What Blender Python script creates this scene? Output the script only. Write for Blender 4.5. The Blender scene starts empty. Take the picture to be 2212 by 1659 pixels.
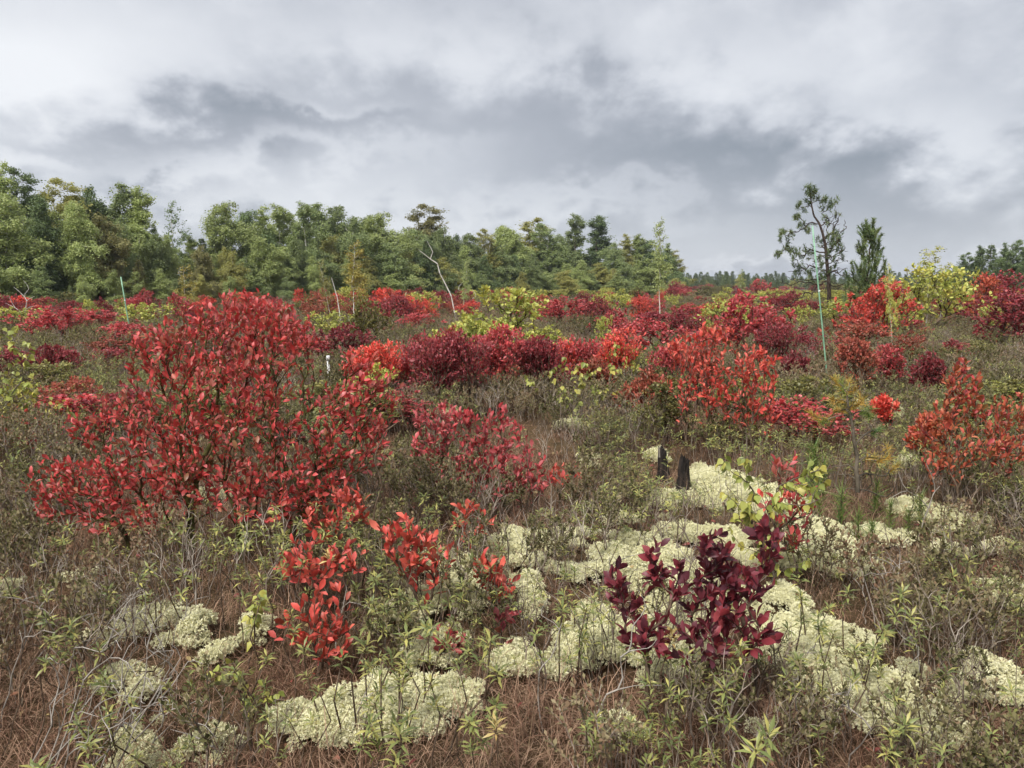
import bpy, math, numpy as np
from mathutils import Matrix, Vector

# ------------------------------------------------------------------ camera, sky, sun, exposure
sc = bpy.context.scene
COL = sc.collection
CAM_H = 1.6
PW, PH, FPX = 2212.0, 1659.0, 1671.0        # working pixel frame of the photograph
HORIZON_V = 615.0
PITCH = math.atan((PH / 2 - HORIZON_V) / FPX)
cam_d = bpy.data.cameras.new('camera')
cam = bpy.data.objects.new('camera', cam_d); COL.objects.link(cam)
cam_d.sensor_width = 36.0
cam_d.lens = 36.0 * FPX / PW
cam_d.clip_start = 0.05; cam_d.clip_end = 20000
cam.location = (0, 0, CAM_H)
cam.rotation_euler = (math.pi / 2 - PITCH, 0, 0)
sc.camera = cam

SUN_EL, SUN_AZ = math.radians(52), math.radians(215)   # azimuth clockwise from +Y: behind left shoulder
world = bpy.data.worlds.new('World'); sc.world = world; world.use_nodes = True
def build_sky():
    nt = world.node_tree; N = nt.nodes; L = nt.links; N.clear()
    def nd(t, **k):
        n = N.new(t)
        for a, b in k.items(): setattr(n, a, b)
        return n
    def math_(op, a, b=None, c=None, clamp=False):
        n = nd('ShaderNodeMath', operation=op, use_clamp=clamp)
        for i, x in enumerate((a, b, c)):
            if x is None: continue
            if isinstance(x, (int, float)): n.inputs[i].default_value = x
            else: L.new(x, n.inputs[i])
        return n.outputs[0]
    tc = nd('ShaderNodeTexCoord')
    sep = nd('ShaderNodeSeparateXYZ'); L.new(tc.outputs['Generated'], sep.inputs[0])
    X, Y, Z = sep.outputs
    zc = math_('MAXIMUM', Z, 0.0)
    den = math_('ADD', zc, 0.50)
    px = math_('DIVIDE', X, den); py = math_('DIVIDE', Y, den)
    comb = nd('ShaderNodeCombineXYZ'); L.new(px, comb.inputs[0]); L.new(py, comb.inputs[1])
    def noise(scale, detail, rough, off, dist=0.0):
        mp = nd('ShaderNodeMapping'); L.new(comb.outputs[0], mp.inputs[0])
        mp.inputs['Location'].default_value = off; mp.inputs['Scale'].default_value = (1, 0.85, 1)
        n = nd('ShaderNodeTexNoise'); L.new(mp.outputs[0], n.inputs['Vector'])
        n.inputs['Scale'].default_value = scale; n.inputs['Detail'].default_value = detail
        n.inputs['Roughness'].default_value = rough; n.inputs['Distortion'].default_value = dist
        return n.outputs['Fac']
    big = noise(1.0, 3, 0.45, (3.1, 0.4, 0), 0.1)
    mid = noise(3.6, 8, 0.56, (8.3, 2.2, 0), 0.1)
    fine = noise(8.5, 8, 0.58, (1.3, 5.2, 0), 0.1)
    v = math_('ADD', math_('MULTIPLY', big, 0.24), math_('ADD', math_('MULTIPLY', mid, 0.50), math_('MULTIPLY', fine, 0.26)))
    # cloud masses seen in the photograph, given by direction (azimuth tangent, elevation tangent)
    az = math_('DIVIDE', X, math_('MAXIMUM', Y, 0.05)); el = math_('DIVIDE', zc, math_('MAXIMUM', Y, 0.05))
    front = math_('GREATER_THAN', Y, 0.06)
    wob = math_('MULTIPLY', math_('SUBTRACT', math_('ADD', math_('MULTIPLY', mid, 0.6), math_('MULTIPLY', fine, 0.4)), 0.5), 0.75)
    for (u, vv, ru, rv, amp) in CLOUDS:
        a0 = (u - PW / 2) / FPX; e0 = math.tan(math.atan((PH / 2 - vv) / FPX) - PITCH)
        dx = math_('DIVIDE', math_('ADD', math_('SUBTRACT', az, a0), math_('MULTIPLY', wob, 1.0)), ru / FPX)
        dy = math_('DIVIDE', math_('ADD', math_('SUBTRACT', el, e0), math_('MULTIPLY', wob, 0.5)), rv / FPX)
        r2 = math_('ADD', math_('MULTIPLY', dx, dx), math_('MULTIPLY', dy, dy))
        g = math_('MULTIPLY', math_('EXPONENT', math_('MULTIPLY', r2, -1.0)), front)
        v = math_('MULTIPLY_ADD', g, amp * 1.15, v)
    ramp = nd('ShaderNodeValToRGB'); L.new(v, ramp.inputs[0])
    e = ramp.color_ramp.elements
    cols = [(p, tuple(c * 0.355 for c in q)) for p, q in [(0.24, (0.25, 0.282, 0.325)), (0.40, (0.41, 0.435, 0.485)), (0.50, (0.57, 0.595, 0.645)), (0.58, (0.70, 0.722, 0.765)), (0.74, (0.88, 0.895, 0.925))]]
    e[0].position, e[0].color = cols[0][0], cols[0][1] + (1,)
    e[1].position, e[1].color = cols[-1][0], cols[-1][1] + (1,)
    for p, c in cols[1:-1]:
        x = e.new(p); x.color = c + (1,)
    bg = nd('ShaderNodeBackground'); L.new(ramp.outputs[0], bg.inputs[0]); bg.inputs[1].default_value = 1.0
    sky = nd('ShaderNodeTexSky', sky_type='NISHITA', sun_disc=False, sun_elevation=SUN_EL, sun_rotation=SUN_AZ)
    bs = nd('ShaderNodeBackground'); L.new(sky.outputs[0], bs.inputs[0]); bs.inputs[1].default_value = 0.05
    mix = nd('ShaderNodeMixShader'); mix.inputs[0].default_value = 0.94
    L.new(bs.outputs[0], mix.inputs[1]); L.new(bg.outputs[0], mix.inputs[2])
    out = nd('ShaderNodeOutputWorld'); L.new(mix.outputs[0], out.inputs[0])
CLOUDS = [  # u, v, half width, half height (working pixels), brightness change
    (150, 120, 330, 120, 0.16), (300, 290, 260, 70, -0.13), (560, 265, 200, 45, -0.07), (330, 395, 90, 40, -0.14),
    (650, 350, 330, 40, 0.13), (60, 345, 160, 35, 0.12), (720, 240, 130, 30, 0.10), (900, 60, 420, 60, 0.04), (1050, 200, 320, 90, -0.06),
    (1300, 150, 260, 70, 0.04), (1620, 140, 220, 60, 0.05), (1950, 270, 300, 60, 0.07), (1300, 330, 350, 90, -0.06), (1500, 380, 400, 60, -0.06), (1900, 420, 500, 110, -0.12),
    (1300, 450, 260, 35, 0.07), (700, 440, 420, 50, 0.12), (1750, 570, 500, 45, 0.02), (1600, 588, 260, 14, 0.10), (2140, 545, 60, 20, 0.12),
]
build_sky()
sun_d = bpy.data.lights.new('sun', 'SUN'); sun_d.energy = 1.5; sun_d.angle = math.radians(14); sun_d.color = (1.0, 0.97, 0.92)
sun = bpy.data.objects.new('sun', sun_d); COL.objects.link(sun)
sdir = Vector((math.sin(SUN_AZ) * math.cos(SUN_EL), math.cos(SUN_AZ) * math.cos(SUN_EL), math.sin(SUN_EL)))
sun.rotation_euler = sdir.to_track_quat('Z', 'Y').to_euler(); sun.location = (0, -5, 30)
sc.view_settings.view_transform = 'Standard'; sc.view_settings.look = 'None'
sc.view_settings.exposure = 1.6; sc.view_settings.gamma = 1.0; sc.view_settings.use_curve_mapping = False
sc.render.engine = 'CYCLES'
cy = sc.cycles
cy.max_bounces = 4; cy.diffuse_bounces = 3; cy.glossy_bounces = 2; cy.transmission_bounces = 3; cy.transparent_max_bounces = 8
cy.use_denoising = True; cy.use_adaptive_sampling = True; cy.adaptive_threshold = 0.03

# ------------------------------------------------------------------ helpers
def S(r, g, b, k=1.0):
    f = lambda c: (c / 12.92 if c <= 0.04045 else ((c + 0.055) / 1.055) ** 2.4) * k
    return (f(r / 255), f(g / 255), f(b / 255))
def ray(u, v):
    x = (u - PW / 2) / FPX; y = (PH / 2 - v) / FPX
    c, s = math.cos(PITCH), math.sin(PITCH)
    return np.array([x, c + y * s, y * c - s])
def gpos(u, v):                      # where the ray through a photo pixel meets the level bog
    d = ray(u, v); t = CAM_H / max(-d[2], 1e-4)
    return np.array([d[0] * t, d[1] * t, 0.0])
def at(u, v, Y):                     # the point on that ray at depth Y
    d = ray(u, v); t = Y / d[1]
    return np.array([d[0] * t, Y, CAM_H + d[2] * t])
def hsh(i, j, s):
    n = (i * 374761393 + j * 668265263 + s * 2147483647) & 0xffffffff
    n = ((n ^ (n >> 13)) * 1274126177) & 0xffffffff
    return ((n ^ (n >> 16)) & 0xffff) / 65535.0
def vnoise(x, y, s=0):
    x = np.asarray(x, float); y = np.asarray(y, float)
    i = np.floor(x).astype(np.int64); j = np.floor(y).astype(np.int64)
    fx = x - i; fy = y - j; fx = fx * fx * (3 - 2 * fx); fy = fy * fy * (3 - 2 * fy)
    a = hsh(i, j, s); b = hsh(i + 1, j, s); c = hsh(i, j + 1, s); d = hsh(i + 1, j + 1, s)
    return (a * (1 - fx) + b * fx) * (1 - fy) + (c * (1 - fx) + d * fx) * fy
def gh(x, y):                        # bog surface height: low hummocks
    x = np.asarray(x, float); y = np.asarray(y, float)
    r = np.sqrt(x * x + y * y)
    h = (vnoise(x * 0.55, y * 0.55, 1) - 0.5) * 0.22 + (vnoise(x * 1.7, y * 1.7, 2) - 0.5) * 0.10 + (vnoise(x * 5, y * 5, 3) - 0.5) * 0.03
    h = h + (vnoise(x * 0.06, y * 0.06, 4) - 0.5) * 0.35 * np.clip((r - 8) / 30, 0, 1)
    return h * np.clip((900 - r) / 600, 0, 1)
def nrm(a):
    return a / np.maximum(np.linalg.norm(a, axis=-1, keepdims=True), 1e-9)
def make_mesh(name, V, F3=None, F4=None, mats=(), rnd=None, smooth=False, rnd_face=None):
    me = bpy.data.meshes.new(name)
    V = np.ascontiguousarray(V, np.float32)
    F3 = np.zeros((0, 3), int) if F3 is None else np.asarray(F3, int)
    F4 = np.zeros((0, 4), int) if F4 is None else np.asarray(F4, int)
    me.vertices.add(len(V)); me.vertices.foreach_set('co', V.ravel())
    idx = np.concatenate([F3.ravel(), F4.ravel()]).astype(np.int32)
    me.loops.add(len(idx)); me.loops.foreach_set('vertex_index', idx)
    n = len(F3) + len(F4); me.polygons.add(n)
    st = np.concatenate([np.arange(len(F3)) * 3, len(F3) * 3 + np.arange(len(F4)) * 4]).astype(np.int32)
    me.polygons.foreach_set('loop_start', st)
    if smooth: me.polygons.foreach_set('use_smooth', np.ones(n, bool))
    for m in mats: me.materials.append(m)
    me.update(calc_edges=True)
    if rnd is not None:
        a = me.attributes.new('rnd', 'FLOAT', 'POINT'); a.data.foreach_set('value', np.ascontiguousarray(rnd, np.float32))
    return me
def link(name, data, parent=None, loc=None):
    o = bpy.data.objects.new(name, data); COL.objects.link(o)
    if parent is not None: o.parent = parent
    if loc is not None: o.location = loc
    return o
def tag(o, label=None, cat=None, group=None, kind=None):
    if label: o['label'] = label
    if cat: o['category'] = cat
    if group: o['group'] = group
    if kind: o['kind'] = kind
    return o
def thing(name, loc, label, cat, group=None, rz=0.0):
    o = link(name, None, loc=loc); o.rotation_euler = (0, 0, rz); o.empty_display_size = 0.1
    return tag(o, label, cat, group)
def tubes(polys, radii, sides=4):
    Vs, Fs, off = [], [], 0
    ang = np.arange(sides) * 2 * math.pi / sides
    ca, sa = np.cos(ang), np.sin(ang)
    for P, R in zip(polys, radii):
        P = np.asarray(P, float); R = np.asarray(R, float); k = len(P)
        if k < 2: continue
        T = nrm(np.gradient(P, axis=0))
        ref = np.array([0.31, 0.2, 0.93]) if abs(T[0, 2]) < 0.8 else np.array([0.93, 0.31, 0.1])
        A = nrm(np.cross(T, ref)); B = np.cross(T, A)
        V = P[:, None] + R[:, None, None] * (A[:, None] * ca[None, :, None] + B[:, None] * sa[None, :, None])
        i = np.arange(k - 1)[:, None] * sides; j = np.arange(sides)[None]; j2 = (j + 1) % sides
        Fs.append((np.stack([i + j, i + j2, i + sides + j2, i + sides + j], -1)).reshape(-1, 4) + off)
        Vs.append(V.reshape(-1, 3)); off += k * sides
    return np.concatenate(Vs), np.concatenate(Fs)
# --- leaf templates: x along the leaf, y across, z off the blade
def tmpl(pts, tris): return np.array(pts, float), np.array(tris, int)
def leaf_hi(w=0.235, bend=0.10, fold=0.06):
    xs = [0.08, 0.32, 0.62, 0.86]; ws = [0.22, 0.78, 1.0, 0.52]
    pts = [(0, 0, 0)]
    for x, a in zip(xs, ws):
        z = -bend * 4 * (x - 0.5) ** 2 + bend
        pts += [(x, 0, z), (x, w * a, z + fold * a), (x, -w * a, z + fold * a)]
    pts.append((1, 0, 0))
    t = [(0, 1, 2), (0, 3, 1)]
    for i in range(3):
        a = 1 + 3 * i; b = a + 3
        t += [(a, b, b + 1), (a, b + 1, a + 1), (a, b + 2, b), (a, a + 2, b + 2)]
    t += [(10, 13, 11), (10, 12, 13)]
    return tmpl(pts, t)
T_HI = leaf_hi()
T_LO = tmpl([(0, 0, 0), (0.58, 0.27, 0.06), (1, 0, 0), (0.58, -0.27, 0.06)], [(0, 2, 1), (0, 3, 2)])
T_MID = tmpl([(0, 0, 0), (.34, .19, .05), (.66, .24, .06), (1, 0, 0), (.66, -.24, .06), (.34, -.19, .05)], [(0, 3, 2), (0, 2, 1), (0, 4, 3), (0, 5, 4)])
T_BIRCH = tmpl([(0, 0, 0), (0.12, 0.30, 0.03), (0.38, 0.40, 0.05), (1, 0, -0.05), (0.38, -0.40, 0.05), (0.12, -0.30, 0.03), (0.45, 0, 0)],
               [(0, 6, 1), (1, 6, 2), (2, 6, 3), (3, 6, 4), (4, 6, 5), (5, 6, 0)])
T_NARROW = tmpl([(0, 0, 0), (0.5, 0.085, 0.10), (1, 0, -0.06), (0.5, -0.085, 0.10), (0.5, 0, 0.13)], [(0, 4, 1), (1, 4, 2), (2, 4, 3), (3, 4, 0)])
T_NEEDLE = tmpl([(0, 0.035, 0), (0, -0.035, 0), (1, 0, 0)], [(0, 1, 2)])
T_BLADE = tmpl([(0, 0.5, 0), (0, -0.5, 0), (1, 0, 0)], [(0, 1, 2)])
def leaves_mesh(name, tp, pos, d, n, L, mat, rnd, width=1.0, extra=None):
    tv, tf = tp; k = len(pos); m = len(tv)
    d = nrm(d); s = nrm(np.cross(n, d)); z = np.cross(d, s)
    L = np.broadcast_to(np.asarray(L, float), (k,))
    w = np.broadcast_to(np.asarray(width, float), (k,))
    V = pos[:, None] + L[:, None, None] * (tv[None, :, 0:1] * d[:, None] + tv[None, :, 1:2] * w[:, None, None] * s[:, None] + tv[None, :, 2:3] * z[:, None])
    F = (tf[None] + (np.arange(k) * m)[:, None, None]).reshape(-1, 3)
    r = np.repeat(rnd, m)
    return make_mesh(name, V.reshape(-1, 3), F, None, [mat], r)
def attach(bases, targets, rng, bf=0.35, step=0.08, wob=0.012, bow=0.35, down=0.6):
    """joins scattered tips to a branching skeleton grown from the bases"""
    bases = np.atleast_2d(bases).astype(float)
    cap = 40000
    P = np.zeros((cap, 3)); pl = np.zeros(cap); par = -np.ones(cap, int); D = np.zeros((cap, 3)); n = len(bases)
    P[:n] = bases; D[:n] = (0, 0, 1); polys = []
    order = np.argsort(np.linalg.norm(targets - bases.mean(0), axis=1) + rng.normal(0, 0.02, len(targets)))
    for ti in order:
        t = targets[ti]; dv = t - P[:n]; dist = np.linalg.norm(dv, axis=1)
        cost = dist + bf * pl[:n] + down * np.maximum(0, -dv[:, 2]) + 0.25 * dist * (1 - (dv * D[:n]).sum(1) / np.maximum(dist, 1e-6))
        j = int(np.argmin(cost)); Ld = dist[j]
        k = max(2, int(Ld / step) + 1)
        if n + k >= cap: break
        s = (np.arange(1, k + 1) / k)[:, None]
        c = P[j] + nrm(D[j] + nrm(dv[j]) * 0.6) * Ld * bow
        Q = (1 - s) ** 2 * P[j] + 2 * s * (1 - s) * c + s * s * t
        Q[:-1] += rng.normal(0, wob, (k - 1, 3)) * min(1, Ld / 0.3)
        ids = [j] + list(range(n, n + k))
        P[n:n + k] = Q
        seg = np.linalg.norm(np.diff(np.vstack([P[j:j + 1], Q]), axis=0), axis=1)
        pl[n:n + k] = pl[j] + np.cumsum(seg)
        D[n:n + k] = nrm(np.diff(np.vstack([P[j:j + 1], Q]), axis=0))
        par[n:n + k] = ids[:-1]; n += k
        polys.append(ids)
    cnt = np.zeros(n)
    for ids in polys: cnt[ids[-1]] += 1
    for i in range(n - 1, -1, -1):
        if par[i] >= 0: cnt[par[i]] += cnt[i]
    return P[:n], cnt, polys
def skel_tubes(P, cnt, polys, r_tip, power=0.5, sides=4, rmax=1.0):
    pp, rr = [], []
    R = np.minimum(r_tip * np.maximum(cnt, 1) ** power, rmax)
    for ids in polys:
        r = R[ids].copy(); r[0] = min(r[0], r[1] * 1.15); r[-1] *= 0.6
        pp.append(P[ids]); rr.append(r)
    return tubes(pp, rr, sides)
def ell_points(rng, lobes, n, shell=0.6):
    """points in a union of ellipsoids, thicker towards the outside and top; lobe = (centre, radii, weight)"""
    w = np.array([l[2] for l in lobes], float); w /= w.sum()
    out = []
    for l, k in zip(lobes, rng.multinomial(n, w)):
        d = nrm(rng.normal(0, 1, (k, 3))); r = rng.random(k) ** (1 / 3.0)
        r = r * (1 - shell) + shell * np.maximum(r, rng.random(k) ** 0.25)
        out.append(np.array(l[0]) + d * r[:, None] * np.array(l[1]))
    return np.concatenate(out)
def twig_leaves(P, polys, rng, per, tl, L, spread=1.05, up=0.25, lsd=0.2):
    """leaf positions, directions, normals and lengths spiralled along the ends of the twigs"""
    pos, dr, nm = [], [], []
    for ids in polys:
        Q = P[ids]; seg = np.linalg.norm(np.diff(Q, axis=0), axis=1); cum = np.concatenate([[0], np.cumsum(seg)])
        k = max(1, int(round(per * rng.uniform(0.6, 1.4)))); l = min(tl * rng.uniform(0.6, 1.3), cum[-1])
        s = cum[-1] - l * (np.arange(k) + rng.uniform(0, 0.6, k)) / k
        q = np.stack([np.interp(s, cum, Q[:, a]) for a in range(3)], 1)
        t = nrm(Q[-1] - Q[max(-3, -len(Q))])
        a = nrm(np.cross(t, [0.3, 0.5, 0.81])); b = np.cross(t, a)
        ph = rng.uniform(0, 6.28) + np.arange(k) * 2.4 + rng.normal(0, 0.3, k)
        rad = np.cos(ph)[:, None] * a + np.sin(ph)[:, None] * b
        sp = (spread * (0.45 + 0.75 * np.arange(k) / max(k, 1)) + rng.normal(0, 0.2, k))[:, None]
        d = nrm(np.cos(sp) * t + np.sin(sp) * rad + np.array([0, 0, up]))
        nn = t * 1.0 + np.array([0, 0, 0.5]) + rng.normal(0, 0.35, (k, 3))
        pos.append(q); dr.append(d); nm.append(nn)
    pos = np.concatenate(pos); dr = np.concatenate(dr); nm = np.concatenate(nm)
    return pos, dr, nm, L * np.clip(rng.normal(1, lsd, len(pos)), 0.45, 1.6)

# ------------------------------------------------------------------ materials
def nodes_mat(name):
    m = bpy.data.materials.new(name); m.use_nodes = True; nt = m.node_tree; nt.nodes.clear()
    return m, nt.nodes, nt.links
def ramp_fill(r, stops):
    e = r.color_ramp.elements; n = len(stops)
    pos = [i / (n - 1) for i in range(n)]
    e[0].position = 0; e[0].color = stops[0] + (1,)
    e[1].position = 1; e[1].color = stops[-1] + (1,)
    for p, c in zip(pos[1:-1], stops[1:-1]):
        x = e.new(p); x.color = c + (1,)
def leaf_mat(name, stops, single=False, rough=0.46, trans=0.24, spec=0.42, jit=0.32):
    m, N, L = nodes_mat(name)
    oi = N.new('ShaderNodeObjectInfo')
    ramp = N.new('ShaderNodeValToRGB'); ramp_fill(ramp, stops)
    if single: L.new(oi.outputs['Random'], ramp.inputs[0])
    else:
        a = N.new('ShaderNodeAttribute'); a.attribute_name = 'rnd'
        t0 = N.new('ShaderNodeTexCoord'); n0 = N.new('ShaderNodeTexNoise'); L.new(t0.outputs['Object'], n0.inputs['Vector']); n0.inputs['Scale'].default_value = 2.3; n0.inputs['Detail'].default_value = 2
        q1 = N.new('ShaderNodeMath'); q1.operation = 'MULTIPLY_ADD'; L.new(n0.outputs['Fac'], q1.inputs[0]); q1.inputs[1].default_value = 1.5; q1.inputs[2].default_value = -0.55
        q2 = N.new('ShaderNodeMath'); q2.operation = 'MULTIPLY_ADD'; L.new(a.outputs['Fac'], q2.inputs[0]); q2.inputs[1].default_value = 0.6; L.new(q1.outputs[0], q2.inputs[2]); L.new(q2.outputs[0], ramp.inputs[0])
    hsv = N.new('ShaderNodeHueSaturation'); L.new(ramp.outputs[0], hsv.inputs['Color'])
    mr = N.new('ShaderNodeMapRange'); mr.inputs['To Min'].default_value = 1 - jit; mr.inputs['To Max'].default_value = 1 + jit
    # blotches on the blades
    tc = N.new('ShaderNodeTexCoord'); no = N.new('ShaderNodeTexNoise'); L.new(tc.outputs['Object'], no.inputs['Vector'])
    no.inputs['Scale'].default_value = 1.7 if single else 14.0; no.inputs['Detail'].default_value = 3
    ad = N.new('ShaderNodeMath'); ad.operation = 'MULTIPLY_ADD'; L.new(no.outputs['Fac'], ad.inputs[0]); ad.inputs[1].default_value = 0.9
    sb = N.new('ShaderNodeMath'); sb.operation = 'MULTIPLY_ADD'; L.new(oi.outputs['Random'], sb.inputs[0]); sb.inputs[1].default_value = 0.55 if not single else 0.1; sb.inputs[2].default_value = -0.22
    L.new(sb.outputs[0], ad.inputs[2]); L.new(ad.outputs[0], mr.inputs['Value']); L.new(mr.outputs[0], hsv.inputs['Value'])
    p = N.new('ShaderNodeBsdfPrincipled'); L.new(hsv.outputs[0], p.inputs['Base Color'])
    p.inputs['Roughness'].default_value = rough; p.inputs['Specular IOR Level'].default_value = spec
    t = N.new('ShaderNodeBsdfTranslucent'); L.new(hsv.outputs[0], t.inputs['Color'])
    mx = N.new('ShaderNodeMixShader'); mx.inputs[0].default_value = trans
    L.new(p.outputs[0], mx.inputs[1]); L.new(t.outputs[0], mx.inputs[2])
    o = N.new('ShaderNodeOutputMaterial'); L.new(mx.outputs[0], o.inputs[0])
    return m
def noise_mat(name, stops, scale=4.0, detail=5, rough=0.85, bump=0.0, coord='Object', stretch=(1, 1, 1), spec=0.2, bscale=None):
    m, N, L = nodes_mat(name)
    tc = N.new('ShaderNodeTexCoord'); mp = N.new('ShaderNodeMapping'); mp.inputs['Scale'].default_value = stretch
    L.new(tc.outputs[coord], mp.inputs[0])
    no = N.new('ShaderNodeTexNoise'); no.inputs['Scale'].default_value = scale; no.inputs['Detail'].default_value = detail
    no.inputs['Roughness'].default_value = 0.62
    L.new(mp.outputs[0], no.inputs['Vector'])
    mr = N.new('ShaderNodeMapRange'); mr.inputs['From Min'].default_value = 0.28; mr.inputs['From Max'].default_value = 0.72
    L.new(no.outputs['Fac'], mr.inputs['Value'])
    ramp = N.new('ShaderNodeValToRGB'); ramp_fill(ramp, stops); L.new(mr.outputs[0], ramp.inputs[0])
    p = N.new('ShaderNodeBsdfPrincipled'); L.new(ramp.outputs[0], p.inputs['Base Color'])
    p.inputs['Roughness'].default_value = rough; p.inputs['Specular IOR Level'].default_value = spec
    if bump:
        b = N.new('ShaderNodeBump'); b.inputs['Strength'].default_value = bump; b.inputs['Distance'].default_value = 0.02
        n2 = N.new('ShaderNodeTexNoise'); n2.inputs['Scale'].default_value = bscale or scale * 4; n2.inputs['Detail'].default_value = 6
        L.new(mp.outputs[0], n2.inputs['Vector']); L.new(n2.outputs['Fac'], b.inputs['Height']); L.new(b.outputs[0], p.inputs['Normal'])
    o = N.new('ShaderNodeOutputMaterial'); L.new(p.outputs[0], o.inputs[0])
    return m
def strand_mat(name, stops, rough=0.8, patch=0.6, spec=0.15, trans=0.0):
    """stuff strands: colour by strand ('rnd') shifted by broad patches over the bog"""
    m, N, L = nodes_mat(name)
    a = N.new('ShaderNodeAttribute'); a.attribute_name = 'rnd'
    oi = N.new('ShaderNodeObjectInfo'); geo = N.new('ShaderNodeNewGeometry')
    no = N.new('ShaderNodeTexNoise'); no.inputs['Scale'].default_value = 0.7; no.inputs['Detail'].default_value = 3
    L.new(geo.outputs['Position'], no.inputs['Vector'])
    def mth(op, x, y, z=None):
        n = N.new('ShaderNodeMath'); n.operation = op
        for i, q in enumerate((x, y, z)):
            if q is None: continue
            if isinstance(q, (int, float)): n.inputs[i].default_value = q
            else: L.new(q, n.inputs[i])
        return n.outputs[0]
    v = mth('MULTIPLY_ADD', mth('SUBTRACT', no.outputs['Fac'], 0.5), patch * 2, mth('MULTIPLY', a.outputs['Fac'], 0.65))
    v = mth('MULTIPLY_ADD', oi.outputs['Random'], 0.35, v)
    ramp = N.new('ShaderNodeValToRGB'); ramp_fill(ramp, stops); L.new(v, ramp.inputs[0])
    p = N.new('ShaderNodeBsdfPrincipled'); L.new(ramp.outputs[0], p.inputs['Base Color'])
    p.inputs['Roughness'].default_value = rough; p.inputs['Specular IOR Level'].default_value = spec
    o = N.new('ShaderNodeOutputMaterial')
    if trans:
        t = N.new('ShaderNodeBsdfTranslucent'); L.new(ramp.outputs[0], t.inputs['Color'])
        mx = N.new('ShaderNodeMixShader'); mx.inputs[0].default_value = trans
        L.new(p.outputs[0], mx.inputs[1]); L.new(t.outputs[0], mx.inputs[2]); L.new(mx.outputs[0], o.inputs[0])
    else: L.new(p.outputs[0], o.inputs[0])
    return m
PAL = {
 'scarlet':  [S(164, 84, 60), S(208, 82, 70), S(234, 92, 80), S(240, 126, 104), S(222, 100, 96), S(190, 100, 76)],
 'crimson':  [S(130, 64, 60), S(172, 70, 70), S(206, 80, 82), S(198, 102, 104), S(214, 114, 112), S(152, 86, 70)],
 'bigred':   [S(128, 108, 66), S(154, 82, 62), S(198, 76, 74), S(226, 84, 80), S(214, 114, 112), S(164, 90, 70), S(222, 78, 76), S(178, 108, 76)],
 'burgundy': [S(110, 58, 58), S(138, 60, 62), S(164, 64, 70), S(154, 80, 86), S(182, 80, 82), S(138, 82, 68)],
 'purple':   [S(78, 46, 54), S(100, 48, 57), S(126, 53, 62), S(140, 55, 62), S(114, 72, 82)],
 'rust':     [S(124, 92, 62), S(160, 92, 70), S(186, 102, 82), S(178, 88, 78), S(150, 112, 74)],
 'orange':   [S(132, 106, 60), S(188, 104, 70), S(214, 114, 84), S(202, 94, 82), S(212, 136, 98)],
 'yellow':   [S(138, 148, 74), S(170, 178, 90), S(194, 194, 104), S(202, 190, 96), S(154, 166, 82)],
 'gold':     [S(150, 138, 70), S(178, 164, 80), S(188, 174, 90), S(160, 150, 78)],
 'olive':    [S(92, 94, 58), S(124, 122, 70), S(148, 140, 78), S(114, 112, 66)],
}
MASS = {k: leaf_mat('leaf_' + k, v) for k, v in PAL.items()}
SINGLE = {k: leaf_mat('leaf_single_' + k, v, True) for k, v in PAL.items()}
GREENS = {
 'birch_green': leaf_mat('birch_green', [S(114, 130, 88), S(140, 154, 102), S(156, 166, 112), S(128, 142, 94)], trans=0.34, rough=0.6, spec=0.25),
 'birch_light': leaf_mat('birch_light', [S(134, 148, 96), S(164, 176, 112), S(180, 188, 124), S(148, 162, 102)], trans=0.34, rough=0.6, spec=0.25),
 'birch_yellow': leaf_mat('birch_yellow', [S(146, 146, 92), S(168, 168, 102), S(182, 176, 106), S(154, 156, 96)], trans=0.34, rough=0.6, spec=0.25),
 'dark_green': leaf_mat('dark_green', [S(92, 110, 78), S(114, 132, 88), S(130, 144, 96), S(104, 122, 82)], trans=0.3, rough=0.6, spec=0.25),
 'brown_green': leaf_mat('brown_green', [S(130, 130, 88), S(148, 146, 96), S(158, 150, 100), S(138, 138, 90)], trans=0.3, rough=0.6, spec=0.25),
 'pine_green': leaf_mat('pine_green', [S(76, 96, 64), S(98, 116, 74), S(120, 134, 84), S(138, 140, 86)], trans=0.12, rough=0.6, spec=0.25),
}
BARK = noise_mat('shrub_bark', [S(52, 40, 32), S(84, 68, 54), S(112, 96, 80), S(74, 62, 46)], 12, bump=0.4)
BARK_MOSSY = noise_mat('mossy_bark', [S(44, 38, 28), S(72, 62, 44), S(92, 92, 48), S(64, 58, 42)], 9, bump=0.5)
BARK_GREY = noise_mat('grey_dead_wood', [S(104, 96, 88), S(142, 134, 124), S(174, 166, 156), S(122, 112, 102)], 10, bump=0.3)
BARK_BIRCH = noise_mat('birch_bark', [S(88, 78, 68), S(206, 200, 190), S(224, 220, 210), S(186, 178, 166)], 6, stretch=(1, 1, 5), bump=0.2)
BARK_PINE = noise_mat('pine_bark', [S(38, 32, 28), S(62, 52, 46), S(88, 76, 66), S(58, 50, 46)], 8, bump=0.6)
BARK_DARK = noise_mat('tree_bark', [S(52, 48, 40), S(88, 80, 68), S(118, 108, 94), S(70, 64, 54)], 5, bump=0.4)
LEDUM = leaf_mat('labrador_tea_leaf', [S(76, 88, 52), S(106, 116, 66), S(132, 138, 78), S(174, 166, 94), S(114, 122, 68)], trans=0.15, jit=0.3)
LEDUM_DRY = leaf_mat('labrador_tea_dry_leaf', [S(150, 130, 84), S(190, 166, 104), S(206, 188, 130), S(178, 142, 84)], trans=0.15)

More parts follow.
